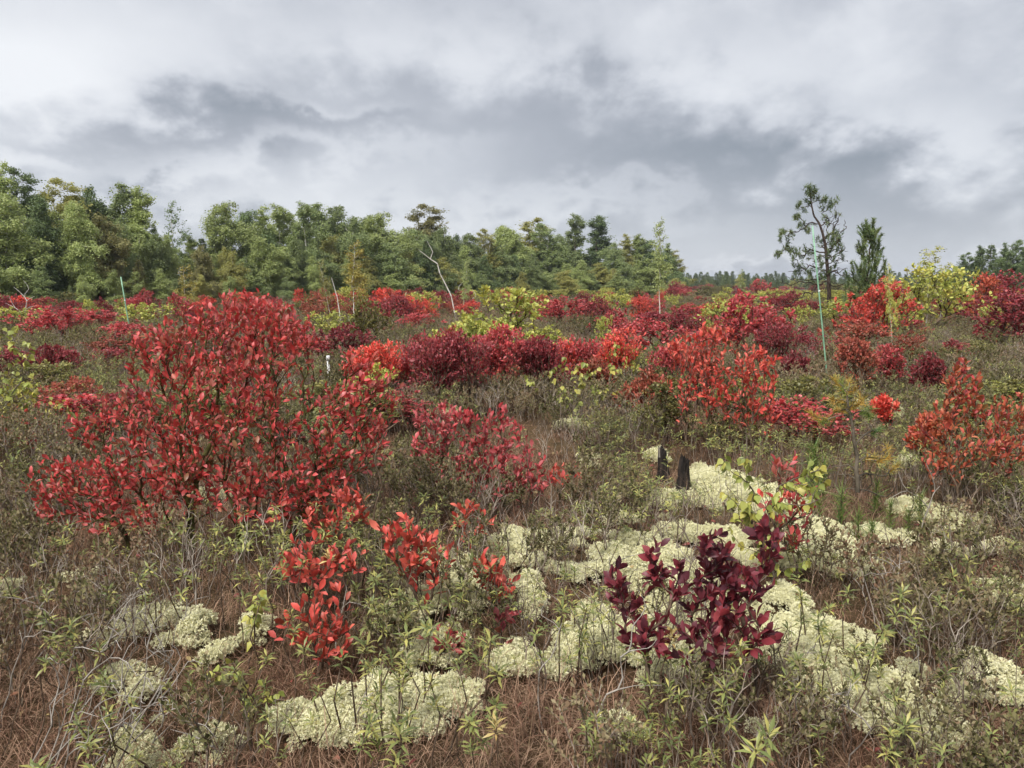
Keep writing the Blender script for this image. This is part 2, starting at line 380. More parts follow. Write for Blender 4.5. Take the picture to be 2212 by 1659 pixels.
# ------------------------------------------------------------------ ground and hills
def build_ground():
    na = 640
    r = [0.25]
    while r[-1] < 6000: r.append(r[-1] * 1.045 + 0.004)
    r = np.array(r); nr = len(r)
    th = np.arange(na) * 2 * math.pi / na
    X = r[:, None] * np.sin(th)[None]; Y = r[:, None] * np.cos(th)[None]
    V = np.stack([X, Y, gh(X, Y)], -1).reshape(-1, 3)
    i = np.arange(nr - 1)[:, None] * na; j = np.arange(na)[None]; j2 = (j + 1) % na
    F = np.stack([i + j, i + j2, i + na + j2, i + na + j], -1).reshape(-1, 4)[:, ::-1]
    c = len(V); V = np.vstack([V, [[0, 0, float(gh(0, 0))]]])
    F3 = np.stack([np.arange(na), (np.arange(na) + 1) % na, np.full(na, c)], 1)
    m, N, L = nodes_mat('peat_moss')
    geo = N.new('ShaderNodeNewGeometry')
    def nz(s, d, ro=0.6):
        n = N.new('ShaderNodeTexNoise'); n.inputs['Scale'].default_value = s; n.inputs['Detail'].default_value = d; n.inputs['Roughness'].default_value = ro
        L.new(geo.outputs['Position'], n.inputs['Vector']); return n.outputs['Fac']
    r1 = N.new('ShaderNodeValToRGB'); ramp_fill(r1, [S(48, 36, 28), S(76, 58, 44), S(108, 84, 62), S(92, 76, 54)])
    mrr = N.new('ShaderNodeMapRange'); mrr.inputs['From Min'].default_value = 0.3; mrr.inputs['From Max'].default_value = 0.7
    L.new(nz(9, 8, 0.75), mrr.inputs['Value']); L.new(mrr.outputs[0], r1.inputs[0])
    r2 = N.new('ShaderNodeValToRGB'); ramp_fill(r2, [S(96, 68, 50), S(96, 82, 58), S(84, 80, 52)])
    mr2 = N.new('ShaderNodeMapRange'); mr2.inputs['From Min'].default_value = 0.35; mr2.inputs['From Max'].default_value = 0.65
    L.new(nz(0.8, 4), mr2.inputs['Value']); L.new(mr2.outputs[0], r2.inputs[0])
    mx = N.new('ShaderNodeMix'); mx.data_type = 'RGBA'; mx.inputs[0].default_value = 0.4
    L.new(r1.outputs[0], mx.inputs[6]); L.new(r2.outputs[0], mx.inputs[7])
    p = N.new('ShaderNodeBsdfPrincipled'); L.new(mx.outputs[2], p.inputs['Base Color']); p.inputs['Roughness'].default_value = 0.95; p.inputs['Specular IOR Level'].default_value = 0.1
    b = N.new('ShaderNodeBump'); b.inputs['Strength'].default_value = 0.9; b.inputs['Distance'].default_value = 0.03
    L.new(nz(30, 8, 0.7), b.inputs['Height']); L.new(b.outputs[0], p.inputs['Normal'])
    o = N.new('ShaderNodeOutputMaterial'); L.new(p.outputs[0], o.inputs[0])
    g = link('ground', make_mesh('ground', V, F3, F, [m], smooth=True)); tag(g, 'brown peat bog ground covered in dry moss and sedge', 'ground', kind='structure')
    del g['category']
build_ground()
def build_hills():
    x = np.linspace(-3500, 3500, 240)
    rng = np.random.default_rng(5)
    hgt = 8 + 17 * np.exp(-((x - 1080) / 200) ** 2) + 7 * vnoise(x / 200, x * 0, 7) + 3 * vnoise(x / 50, x * 0, 8) + rng.uniform(0, 1.5, 240)
    rows = []
    for k, (y, f) in enumerate([(2600, 0), (2750, 0.4), (2950, 0.8), (3150, 1.0), (3500, 0.7), (4000, 0.0)]):
        rows.append(np.stack([x, np.full_like(x, y) + 60 * vnoise(x / 200, x * 0, 9 + k), hgt * f - 2], 1))
    V = np.concatenate(rows); n = len(x)
    i = np.arange(5)[:, None] * n; j = np.arange(n - 1)[None]
    F = np.stack([i + j, i + j + 1, i + n + j + 1, i + n + j], -1).reshape(-1, 4)
    h = link('hills', make_mesh('hills', V, None, F, [noise_mat('hill_forest', [S(62, 84, 58), S(84, 100, 70), S(100, 112, 80)], 0.02, coord='Generated')], smooth=True))
    tag(h, 'low wooded hills on the horizon', kind='structure')
build_hills()

# ------------------------------------------------------------------ scattered stuff by geometry nodes
def gn_scatter(name, pts, rot, scl, idx, sources, label):
    me = bpy.data.meshes.new(name); me.vertices.add(len(pts)); me.vertices.foreach_set('co', np.ascontiguousarray(pts, np.float32).ravel())
    a = me.attributes.new('rot', 'FLOAT_VECTOR', 'POINT'); a.data.foreach_set('vector', np.ascontiguousarray(rot, np.float32).ravel())
    a = me.attributes.new('scl', 'FLOAT_VECTOR', 'POINT'); a.data.foreach_set('vector', np.ascontiguousarray(scl, np.float32).ravel())
    a = me.attributes.new('idx', 'INT', 'POINT'); a.data.foreach_set('value', np.ascontiguousarray(idx, np.int32))
    for s in sources:
        for mt in s.materials:
            if mt.name not in me.materials: me.materials.append(mt)
    src = bpy.data.collections.new(name + '_kinds')
    for k, s in enumerate(sources):
        src.objects.link(bpy.data.objects.new('%s_%02d' % (name, k), s))
    ng = bpy.data.node_groups.new(name, 'GeometryNodeTree')
    ng.interface.new_socket('Geometry', in_out='INPUT', socket_type='NodeSocketGeometry')
    ng.interface.new_socket('Geometry', in_out='OUTPUT', socket_type='NodeSocketGeometry')
    N = ng.nodes; L = ng.links
    gi = N.new('NodeGroupInput'); go = N.new('NodeGroupOutput'); ci = N.new('GeometryNodeCollectionInfo'); ip = N.new('GeometryNodeInstanceOnPoints')
    ci.inputs['Collection'].default_value = src; ci.inputs['Separate Children'].default_value = True; ci.inputs['Reset Children'].default_value = True
    ip.inputs['Pick Instance'].default_value = True
    def na(n, t):
        x = N.new('GeometryNodeInputNamedAttribute'); x.data_type = t; x.inputs['Name'].default_value = n; return x.outputs['Attribute']
    L.new(gi.outputs[0], ip.inputs['Points']); L.new(ci.outputs[0], ip.inputs['Instance'])
    L.new(na('idx', 'INT'), ip.inputs['Instance Index']); L.new(na('rot', 'FLOAT_VECTOR'), ip.inputs['Rotation']); L.new(na('scl', 'FLOAT_VECTOR'), ip.inputs['Scale'])
    L.new(ip.outputs[0], go.inputs[0])
    o = link(name, me); md = o.modifiers.new('scatter', 'NODES'); md.node_group = ng
    return tag(o, label, kind='stuff')
def fan(rng, n, r0, r1, half=44.0):
    r = np.sqrt(rng.uniform(r0 * r0, r1 * r1, n)); t = np.radians(rng.uniform(-half, half, n))
    return r * np.sin(t), r * np.cos(t)

LICHEN = [(310,1375,80,45),(405,1430,50,40),(240,1500,60,25),(330,1530,60,28),(300,1625,55,45),(420,1640,130,45),(640,1590,60,50),(720,1625,80,40),
 (850,1560,150,60),(985,1600,60,45),(800,1650,150,30),(1000,1290,85,60),(900,1270,60,40),(1100,1190,95,35),(1200,1190,80,30),(1140,1350,40,40),(1120,1480,55,40),
 (1290,1400,80,60),(1265,1460,95,65),(1240,1280,60,30),(1490,1160,75,35),(1350,1130,38,16),(1560,1060,95,40),(1525,1030,50,20),(1430,1075,25,25),(1650,1090,100,50),
 (1800,1200,120,50),(1760,1150,60,30),(2050,1110,70,30),(1980,1090,60,25),(2160,1190,60,20),(2170,1320,50,40),(1870,1490,210,85),(1740,1430,150,60),(1600,1350,60,45),
 (2010,1600,100,45),(2130,1490,90,50),(1330,1640,80,30),(1900,1550,60,22),(1650,1650,30,40),(960,905,28,15),(1270,1000,18,10),(1150,1230,60,25),(1310,1250,60,25),
 (1390,1220,90,30),(1700,1330,70,30),(1450,1300,110,60),(560,1430,40,25),(480,1470,40,25),(20,1290,30,25),(460,1090,40,15),(170,1290,30,14),(1560,1180,70,25),(1660,1240,60,25),
 (1500,1390,90,50),(1420,1480,80,50),(870,1370,80,40),(1020,1360,60,40),(930,1450,60,40),(2060,1180,40,16),(1910,1150,60,24),(1420,985,30,9),(1890,870,50,9),(1230,930,40,8),(1990,980,35,10)]
LC = []
for (u, v, a, b) in LICHEN:
    c = gpos(u, v + 14); e1 = gpos(u + a, v + 14); e2 = gpos(u, v + 14 + b); e3 = gpos(u, v + 14 - b)
    LC.append((c[0], c[1], abs(e1[0] - c[0]), max(0.06, abs(e3[1] - e2[1]) / 2)))
LC = np.array(LC)
def lichen_f(x, y):                 # > 0 inside a lichen patch, with ragged edges
    x = np.asarray(x, float); y = np.asarray(y, float)
    w = (vnoise(x * 3.1, y * 3.1, 20) - 0.5) * 0.9 + (vnoise(x * 8, y * 8, 21) - 0.5) * 1.1 + (vnoise(x * 19, y * 19, 22) - 0.5) * 1.5
    q = ((x[..., None] - LC[:, 0]) / LC[:, 2]) ** 2 + ((y[..., None] - LC[:, 1]) / LC[:, 3]) ** 2
    return (1 - np.sqrt(q.min(-1))) + w * 0.55

def sedge_tuft(rng, n=46, h=0.19, spread=0.11):
    """curved dry blades"""
    Vs, Fs, rn = [], [], []
    for i in range(n):
        b = np.array([*rng.normal(0, spread, 2), -0.01]); t = rng.uniform(0, 6.28); lean = abs(rng.normal(0.85, 0.4)); l = h * rng.uniform(0.5, 1.4); w = rng.uniform(0.0009, 0.0019)
        d = np.array([math.cos(t), math.sin(t), 0]); s = np.array([-d[1], d[0], 0])
        q = []
        for k in range(4):
            f = k / 3.0; a = lean * (0.4 + 1.3 * f)
            q.append(b + l * f * (math.sin(a) * d + math.cos(a) * np.array([0, 0, 1])) + rng.normal(0, 0.006, 3) * f)
        o = len(Vs)
        for k in range(3): Vs += [q[k] + s * w * (1 - 0.25 * k), q[k] - s * w * (1 - 0.25 * k)]
        Vs.append(q[3])
        Fs += [(o, o + 1, o + 3), (o, o + 3, o + 2), (o + 2, o + 3, o + 5), (o + 2, o + 5, o + 4), (o + 4, o + 5, o + 6)]
        rn += [rng.random()] * 7
    return np.array(Vs), np.array(Fs), np.array(rn)
SEDGE = strand_mat('dry_sedge', [S(76, 52, 42), S(108, 78, 62), S(138, 106, 86), S(172, 142, 118), S(126, 106, 80)], patch=0.5)
HEATH = strand_mat('heath_twig', [S(80, 68, 58), S(116, 102, 90), S(156, 142, 128), S(196, 186, 172)], patch=0.4)
HLEAF = strand_mat('heath_leaf', [S(74, 76, 48), S(108, 106, 68), S(128, 120, 84), S(152, 138, 108), S(136, 106, 84)], patch=0.9, trans=0.15)
LICH = strand_mat('reindeer_lichen', [S(206, 201, 158), S(230, 226, 184), S(240, 236, 200), S(247, 244, 216)], rough=0.95, patch=0.3, spec=0.05, trans=0.12)
def build_stuff():
    rng = np.random.default_rng(11)
    sedges = [make_mesh('sedge', *(lambda a: (a[0], a[1], None, [SEDGE], a[2]))(sedge_tuft(rng))) for _ in range(5)]
    # heath: fine upright branching twigs with tiny leaves
    heaths = []
    for k in range(7):
        lobes = [((0, 0, 0.30), (0.17, 0.17, 0.13), 1.0)]
        tg = ell_points(rng, lobes, 42, 0.3)
        bs = np.column_stack([rng.normal(0, 0.06, (9, 2)), np.full(9, -0.02)])
        P, c, po = attach(bs, tg, rng, bf=0.6, step=0.05, wob=0.010)
        V, F = skel_tubes(P, c, po, 0.0013, 0.38, 3)
        rr = np.repeat(rng.random(len(V) // 3 + 1), 3)[:len(V)]
        leafy = k >= 3
        if leafy:
            pos, d, n, l = twig_leaves(P, po, rng, 9 if k < 5 else 14, 0.18, 0.022, up=0.2)
            lm = leaves_mesh('t', T_LO, pos, d, n, l, HLEAF, rng.random(len(pos)))
            nv = len(lm.vertices); LV = np.zeros(nv * 3, np.float32); lm.vertices.foreach_get('co', LV); LV = LV.reshape(-1, 3)
            LR = np.zeros(nv, np.float32); lm.attributes['rnd'].data.foreach_get('value', LR)
            LF = np.array([p.vertices[:] for p in lm.polygons]) + len(V)
            me = make_mesh('heath', np.vstack([V, LV]), LF, F, [HEATH, HLEAF], np.concatenate([rr, LR]))
            mi = np.zeros(len(LF) + len(F), np.int32); mi[:len(LF)] = 1; me.polygons.foreach_set('material_index', mi)
            bpy.data.meshes.remove(lm)
        else:
            me = make_mesh('heath', V, None, F, [HEATH], rr)
        heaths.append(me)
    for k in range(3):                    # rosette topped stems, too many to count
        nst = 9; pp, rr_, ps, ds = [], [], [], []
        for q in range(nst):
            b = np.array([*rng.normal(0, .09, 2), -.02]); t = b + np.array([*rng.normal(0, .05, 2), rng.uniform(.2, .42)])
            pp.append(np.array([b, (b + t) / 2 + rng.normal(0, .012, 3), t])); rr_.append(np.array([.0022, .0018, .0012]))
            m = 12; aa = np.arange(m) * 2.4 + rng.uniform(0, 6); e = rng.normal(.1, .35, m)
            ps.append(t - np.array([0, 0, 1]) * rng.uniform(0, .05, (m, 1))); ds.append(np.column_stack([np.cos(aa) * np.cos(e), np.sin(aa) * np.cos(e), np.sin(e)]))
        V, F = tubes(pp, rr_, 3); ps = np.concatenate(ps); ds = np.concatenate(ds)
        lm = leaves_mesh('t', T_LO, ps, ds, np.tile([0, 0, 1.], (len(ps), 1)), rng.uniform(.03, .046, len(ps)), LEDUM, rng.random(len(ps)), .42)
        nv = len(lm.vertices); LV = np.zeros(nv * 3, np.float32); lm.vertices.foreach_get('co', LV); LR = np.zeros(nv, np.float32); lm.attributes['rnd'].data.foreach_get('value', LR)
        LF = np.array([p.vertices[:] for p in lm.polygons]) + len(V)
        me = make_mesh('heath', np.vstack([V, LV.reshape(-1, 3)]), LF, F, [HEATH, LEDUM], np.concatenate([rng.random(len(V)), LR]))
        mi = np.zeros(len(LF) + len(F), np.int32); mi[:len(LF)] = 1; me.polygons.foreach_set('material_index', mi); bpy.data.meshes.remove(lm)
        heaths.append(me)
    # lichen cushions: crumbly domes of tiny forked tips
    lich = []
    for k in range(5):
        nk, nb_ = 62, 15
        ic = np.arange(nk); zz = 1 - (ic + .5) / nk * 1.15; ph = ic * 2.39996 + rng.normal(0, .25, nk); zz = np.clip(zz + rng.normal(0, .05, nk), -.2, 1)
        cd = np.column_stack([np.sqrt(1 - zz ** 2) * np.cos(ph), np.sqrt(1 - zz ** 2) * np.sin(ph), zz])
        kc = cd * np.array([1, 1, .7]) * (.048 * rng.uniform(.7, 1.15, nk))[:, None]
        d0 = np.repeat(cd, nb_, 0); d = nrm(d0 * .7 + rng.normal(0, .8, (nk * nb_, 3)))
        pos = np.repeat(kc, nb_, 0) + rng.normal(0, .0022, (nk * nb_, 3)); n = nk * nb_
        lich.append(leaves_mesh('lichen', T_BLADE, pos, d, rng.normal(0, 1, (n, 3)), rng.uniform(.005, .0105, n) * np.repeat(rng.uniform(.7, 1.3, nk), nb_), LICH, np.repeat(rng.random(nk), nb_) * .6 + rng.random(n) * .4, .5))
    # --- lichen points
    P = []
    for (cx, cyy, a, b) in LC:
        d = math.hypot(cx, cyy); sp = max(0.042, 0.008 * d)
        k = int(min(1500, 1.9 * 4 * a * b * 1.7 / (sp * sp)))
        x = cx + rng.uniform(-1.3, 1.3, k) * a; y = cyy + rng.uniform(-1.3, 1.3, k) * b
        f = lichen_f(x, y); ok = (f > 0.20) & (vnoise(x * 13, y * 13, 46) * .6 + vnoise(x * 30, y * 30, 47) * .4 > 0.36 + .10 * (vnoise(x * 2, y * 2, 48) - .5) - .12 * np.clip(f - .3, 0, 1))
        P.append(np.column_stack([x, y, f, np.full(k, sp)])[ok])
    P = np.concatenate(P); x, y, f, sp = P.T
    z = gh(x, y) + 0.02 * np.clip(f, 0, 0.6) / 0.6 - 0.01 + 0.06 * vnoise(x * 9, y * 9, 44) + 0.03 * vnoise(x * 24, y * 24, 45)
    s = sp / 0.05 * rng.uniform(0.45, 1.25, len(P)) * np.interp(f, [0.1, 0.5], [0.7, 1.1])
    gn_scatter('reindeer_lichen', np.column_stack([x, y, z]), np.column_stack([rng.normal(0, 0.25, (len(P), 2)), rng.uniform(0, 6.28, len(P))]),
               np.repeat(s[:, None], 3, 1), rng.integers(0, 5, len(P)), lich, 'pale cream reindeer lichen cushions covering the open bog floor')
    # --- fallen leaves
    lm = leaf_hi(.24, .12, .05); lit = [make_mesh('fallen_leaf', lm[0], lm[1], None, [leaf_mat('fallen_leaf_%d' % q, c, True, trans=.05)]) for q, c in enumerate(([S(120, 84, 60), S(156, 108, 80), S(140, 90, 76)], [S(130, 70, 60), S(160, 84, 72), S(120, 60, 56)], [S(166, 144, 96), S(186, 160, 110), S(150, 128, 92)]))]
    x, y = fan(rng, 1500, 1.5, 7.5); k = len(x)
    gn_scatter('fallen_leaves', np.column_stack([x, y, gh(x, y) + rng.uniform(.01, .09, k)]), np.column_stack([rng.normal(0, .5, (k, 2)), rng.uniform(0, 6.28, k)]), np.repeat(rng.uniform(.02, .042, (k, 1)), 3, 1), rng.integers(0, 3, k), lit, 'brown and red fallen leaves scattered over sedge and lichen')
    # --- sedge
    X, Y = [], []
    for r0, r1, dn in ((1.2, 3.6, 135), (3.6, 6.5, 66), (6.5, 14, 22), (14, 40, 5)):
        k = int(dn * math.radians(88) / 2 * (r1 * r1 - r0 * r0)); a, b = fan(rng, k, r0, r1); X.append(a); Y.append(b)
    x = np.concatenate(X); y = np.concatenate(Y)
    f = lichen_f(x, y); ok = (f < 0.02) | (rng.random(len(x)) < 0.02)
    x, y = x[ok], y[ok]; k = len(x); r = np.hypot(x, y)
    s = rng.uniform(0.45, 1.1, k) * (1 + np.clip((r - 8) / 20, 0, 1.0))
    gn_scatter('dry_sedge', np.column_stack([x, y, gh(x, y)]), np.column_stack([rng.normal(0, 0.15, (k, 2)), rng.uniform(0, 6.28, k)]),
               np.repeat(s[:, None], 3, 1), rng.integers(0, 5, k), sedges, 'fine reddish brown dry sedge between the shrubs')
    # --- heath scrub
    X, Y = [], []
    for r0, r1, dn in ((1.7, 6, 38), (6, 14, 20), (14, 30, 7), (30, 80, 1.8)):
        k = int(dn * math.radians(88) / 2 * (r1 * r1 - r0 * r0)); a, b = fan(rng, k, r0, r1); X.append(a); Y.append(b)
    x = np.concatenate(X); y = np.concatenate(Y); r = np.hypot(x, y)
    dens = vnoise(x * 0.9, y * 0.9, 50) * 0.6 + vnoise(x * 2.3, y * 2.3, 51) * 0.4
    f = lichen_f(x, y)
    keep = (dens > np.interp(r, [2, 5, 9, 15], [0.46, 0.42, 0.33, 0.2])) & ((f < 0.16) | (rng.random(len(x)) < 0.30))
    for (u, v) in ((1476, 1085), (1434, 1055), (1755, 1080), (1815, 1155), (1760, 1160), (1890, 1130), (1950, 1160), (1985, 1150)):   # open spots round stumps and seedlings
        c = gpos(u, v); keep &= np.hypot(x - c[0], (y - c[1] + .12) * .8) > .36
    x, y, r, dens, f = x[keep], y[keep], r[keep], dens[keep], f[keep]; k = len(x)
    s = rng.uniform(0.55, 1.15, k) * np.interp(r, [2, 6, 15, 40, 80], [0.85, 1.1, 1.35, 1.8, 2.6])
    zs = s * np.interp(r, [0, 15, 40, 80], [1, 1, 0.7, 0.5])
    gn_scatter('heath_scrub', np.column_stack([x, y, gh(x, y)]), np.column_stack([rng.normal(0, 0.12, (k, 2)), rng.uniform(0, 6.28, k)]),
               np.column_stack([s, s, zs]), np.where((f > .08) & (rng.random(k) < .6), rng.integers(0, 3, k), np.where(vnoise(x * .8, y * .8, 55) + rng.normal(0, .15, k) > np.interp(r, [3, 6, 10], [.60, .52, .50]), rng.integers(7, 10, k), rng.integers(0, 7, k))), heaths, 'low grey brown heath scrub with fine twigs')
    pass
build_stuff()

# ------------------------------------------------------------------ near shrubs with single leaves
LEAF_ME = [make_mesh('leaf', *leaf_hi(w, b, f)[0:1], leaf_hi(w, b, f)[1], None, [SINGLE['scarlet']]) for w, b, f in ((0.22, 0.10, 0.06), (0.25, 0.05, 0.10), (0.21, 0.16, 0.03), (0.23, -0.04, 0.08))]
BIRCH_ME = [make_mesh('leaf', T_BIRCH[0] * np.array([1, w, 1 + 3 * b]), T_BIRCH[1], None, [SINGLE['yellow']]) for w, b in ((1, 0.3), (0.85, 1.2), (1.1, -0.8))]
def orient(d, n):
    d = d / np.linalg.norm(d); s = np.cross(n, d); s /= max(np.linalg.norm(s), 1e-9); z = np.cross(d, s)
    return Matrix(((d[0], s[0], z[0]), (d[1], s[1], z[1]), (d[2], s[2], z[2]))).to_quaternion()
def single_leaves(root, pos, d, n, L, mat, rng, meshes):
    for i in range(len(pos)):
        o = link('leaf', meshes[int(rng.integers(len(meshes)))], root, pos[i])
        o.rotation_mode = 'QUATERNION'; o.rotation_quaternion = orient(d[i], n[i]); o.scale = (L[i],) * 3
        o.material_slots[0].link = 'OBJECT'; o.material_slots[0].material = mat
def near_shrub(name, base, lobes, tips, per, L, pal, label, cat='shrub', group=None, seed=1, nsingle=300, bark=None, tl=0.16, nb=6, bspread=0.08,
               r_tip=0.0016, power=0.44, bf=0.45, leafkind='blue', depth=0.8, ybase=None, up=0.25, shell=0.5, extra_bases=(), pals=None, gap=None):
    """base and lobes are given in photo pixels; distance comes from where the base meets the bog"""
    rng = np.random.default_rng(seed)
    g = gpos(*base); g[2] = float(gh(g[0], g[1])); Y0 = g[1]
    root = thing(name, g, label, cat, group)
    lo = []
    for l in lobes:
        u, v, ru, rv = l[:4]; dy = l[4] if len(l) > 4 else 0.0; wt = l[5] if len(l) > 5 else ru * rv
        k = Y0 / FPX
        lo.append((at(u, v, Y0 + dy) - g, (ru * k, max(ru * k * depth, 0.05), rv * k), wt))
    tg = ell_points(rng, lo, tips, shell)
    tg[:, 2] = np.maximum(tg[:, 2], 0.05)
    if gap:                              # an opening in the crown, at this bush's own distance
        a, b = at(gap[0], gap[3], Y0) - g, at(gap[1], gap[2], Y0) - g
        tg = tg[~((tg[:, 0] > a[0]) & (tg[:, 0] < b[0]) & (tg[:, 2] > a[2]) & (tg[:, 2] < b[2]))]
    bs = np.column_stack([rng.normal(0, bspread, (nb, 2)), np.zeros(nb)])
    for (u, v) in extra_bases:
        e = gpos(u, v) - np.array([g[0], g[1], 0]); bs = np.vstack([bs, [[e[0], e[1], 0]], [[e[0] + 0.05, e[1] + 0.04, 0]]])
    bs[:, 2] = gh(bs[:, 0] + g[0], bs[:, 1] + g[1]) - g[2] - 0.02
    P, c, po = attach(bs, tg, rng, bf=bf, step=0.05, wob=0.010)
    V, F = skel_tubes(P, c, po, r_tip, power, 5, 0.022)
    link('stems', make_mesh('stems', V, None, F, [bark or BARK], smooth=True), root)
    pos, d, n, l = twig_leaves(P, po, rng, per, tl, L, up=up)
    if leafkind == 'birch':
        d = nrm(d * 0.7 + np.array([0, 0, -0.9])); n = rng.normal(0, 1, d.shape) + np.array([0, -0.7, 0.5])
    order = np.argsort(pos[:, 1] - 0.35 * pos[:, 2] + rng.normal(0, 0.12, len(pos)))
    sel, rest = order[:nsingle], order[nsingle:]
    me = LEAF_ME if leafkind == 'blue' else BIRCH_ME
    if pals:
        which = rng.random(len(sel)) < pals[1]
        single_leaves(root, pos[sel][~which], d[sel][~which], n[sel][~which], l[sel][~which], SINGLE[pal], rng, me)
        single_leaves(root, pos[sel][which], d[sel][which], n[sel][which], l[sel][which], SINGLE[pals[0]], rng, me)
    else: single_leaves(root, pos[sel], d[sel], n[sel], l[sel], SINGLE[pal], rng, me)
    if len(rest):
        fo = link('foliage', leaves_mesh('foliage', (T_HI if nsingle else T_MID) if leafkind == 'blue' else T_BIRCH, pos[rest], d[rest], n[rest], l[rest], MASS[pal], rng.random(len(rest))), root)
        fo['kind'] = 'stuff'
    return root
def near_shrubs():
    near_shrub('blueberry_bush', (535, 1215),
        [(525, 690, 125, 65, 0.1, 1.6), (470, 750, 190, 75, 0.1, 2.0), (640, 720, 60, 50, 0, .35), (620, 830, 190, 110, -0.1, 2.0), (430, 880, 190, 90, -0.15, 1.7), (330, 770, 60, 60, 0, .4), (790, 860, 80, 100, 0, 1.0),
         (760, 960, 90, 80, -0.1, .8), (250, 920, 100, 60, -0.1, .6), (200, 1040, 120, 50, -0.2, .8), (150, 1100, 70, 50, -0.2, .4), (330, 1030, 130, 90, -0.2, 1.1), (640, 1020, 130, 80, -0.2, .8), (520, 960, 160, 70, -0.3, .8), (270, 1120, 90, 35, -0.3, .35), (690, 1090, 90, 60, -.15, .5), (440, 1050, 120, 60, -.2, .7), (570, 1060, 110, 60, -.35, .5), (380, 970, 120, 70, -.3, .6), (110, 1030, 60, 40, -.2, .3)],
        2500, 3.3, 0.039, 'bigred', 'largest red leaved bush, with dark mossy stems and spreading crown', seed=3, nsingle=300, bark=BARK_MOSSY, tl=0.16, nb=26, bspread=0.20, r_tip=0.0012, power=0.45, bf=0.5, depth=0.8, shell=0.2, pals=('rust', .22), gap=(682, 745, 740, 835),
        extra_bases=[(290, 1230), (410, 1250)])
    near_shrub('blueberry_bush', (1040, 1115), [(960, 905, 70, 30, 0, .6), (930, 960, 50, 50, 0, .5), (1040, 940, 100, 55, 0, 1.3), (1090, 1000, 100, 55, -.1, 1.2), (970, 1010, 80, 45, -.1, .7), (1150, 1040, 45, 30, -.15, .35), (1085, 885, 12, 30, 0, .1), (1060, 1050, 90, 30, -.2, .4)],
        430, 4, 0.043, 'crimson', 'rounded crimson and pinkish bush between the largest red bush and the charred stumps', seed=4, nsingle=300, nb=14, bspread=0.20, bf=.65, shell=.2, pals=('burgundy', 0.35))
    near_shrub('blueberry_shoot', (1225, 1090), [(1225, 1020, 53, 23)], 18, 3.5, 0.048, 'scarlet', 'small pink red leafy shoot beside the rounded crimson bush, before the charred stumps', seed=5, nb=3, tl=.12, shell=.15, bspread=.03)
    near_shrub('blueberry_shoot', (740, 1290), [(735, 1095, 84, 49), (700, 1130, 56, 32)], 63, 3.1, 0.047, 'scarlet', 'bright scarlet shoots under the right side of the largest red bush', seed=6, nb=4, tl=.12, shell=.15, bspread=.05)
    near_shrub('blueberry_shoot', (690, 1390), [(690, 1205, 105, 55), (640, 1225, 42, 32)], 65, 3.5, 0.046, 'scarlet', 'dense scarlet shoot cluster with bare lower twigs, before the largest red bush', seed=7, nb=4, tl=.12, shell=.15, bspread=.05)
    near_shrub('blueberry_shoot', (890, 1400), [(860, 1160, 49, 55), (895, 1190, 70, 52), (950, 1190, 49, 39), (910, 1245, 84, 29)], 65, 3.5, 0.050, 'scarlet', 'tall upright scarlet shoots rising over pale lichen', seed=8, nb=4, tl=.12, shell=.15, bspread=.05)
    near_shrub('blueberry_shoot', (1015, 1255), [(1018, 1122, 48, 42)], 24, 3.5, 0.049, 'scarlet', 'small orange red shoot in front of the rounded crimson bush', seed=9, nb=2, tl=.12, shell=.15, bspread=.03, pals=('orange', 0.3))
    near_shrub('blueberry_shoot', (1075, 1400), [(1055, 1230, 35, 32), (1085, 1275, 45, 39)], 36, 3.5, 0.047, 'scarlet', 'scarlet shoot leaning over the lichen right of the tall upright shoots', seed=10, nb=3, tl=.12, shell=.15, bspread=.04)
    near_shrub('blueberry_shoot', (690, 1500), [(700, 1320, 63, 52), (650, 1370, 63, 39), (720, 1385, 56, 39)], 60, 3.1, 0.043, 'scarlet', 'low scarlet sprigs with sparse leaves among Labrador tea twigs', seed=12, nb=4, tl=.12, shell=.15, bspread=.05)
    near_shrub('blueberry_shoot', (955, 1490), [(950, 1385, 56, 23), (980, 1405, 42, 20)], 18, 2.8, 0.038, 'crimson', 'few low crimson leaves on a short twig amid yellow green rosettes', seed=13, nb=2, tl=.12, shell=.15, bspread=.04)
    near_shrub('blueberry_shoot', (1095, 1470), [(1090, 1355, 25, 46)], 9, 2.8, 0.05, 'burgundy', 'small dark red sprig on the lichen left of the burgundy bush', seed=14, nb=2, tl=.12, shell=.15, bspread=.03)
    near_shrub('blueberry_bush', (1500, 1600), [(1545, 1190, 38, 48, 0, .5), (1655, 1180, 24, 45, 0, .4), (1420, 1210, 30, 38, 0, .35), (1340, 1255, 35, 30, 0, .35), (1350, 1310, 40, 35, 0, .3), (1450, 1260, 50, 45, 0, .6), (1560, 1260, 60, 50, 0, .9), (1635, 1260, 38, 40, 0, .5),
        (1500, 1330, 110, 45, -.05, 1.0), (1590, 1330, 70, 40, 0, .5), (1390, 1380, 50, 30, -.05, .4), (1500, 1400, 110, 30, -.1, .5), (1640, 1385, 38, 25, 0, .25)],
        190, 5.0, 0.046, 'purple', 'dark burgundy purple bush with broad leaves standing on pale lichen', seed=15, nsingle=300, nb=12, bspread=0.11, r_tip=0.0015, tl=0.13, pals=('burgundy', 0.3), depth=0.7)
    near_shrub('birch_sapling', (1660, 1330), [(1590, 1000, 40, 35), (1600, 1060, 45, 40), (1650, 1110, 60, 50), (1580, 1110, 40, 30), (1720, 1070, 60, 30), (1700, 1190, 60, 40), (1640, 1170, 50, 40), (1760, 1020, 40, 30)],
        85, 3.2, 0.040, 'yellow', 'young birch sapling with yellow green heart leaves tangled with a red shrub', 'sapling', seed=16, leafkind='birch', nb=4, bspread=.05, bark=BARK_DARK, r_tip=.0013, tl=.2)
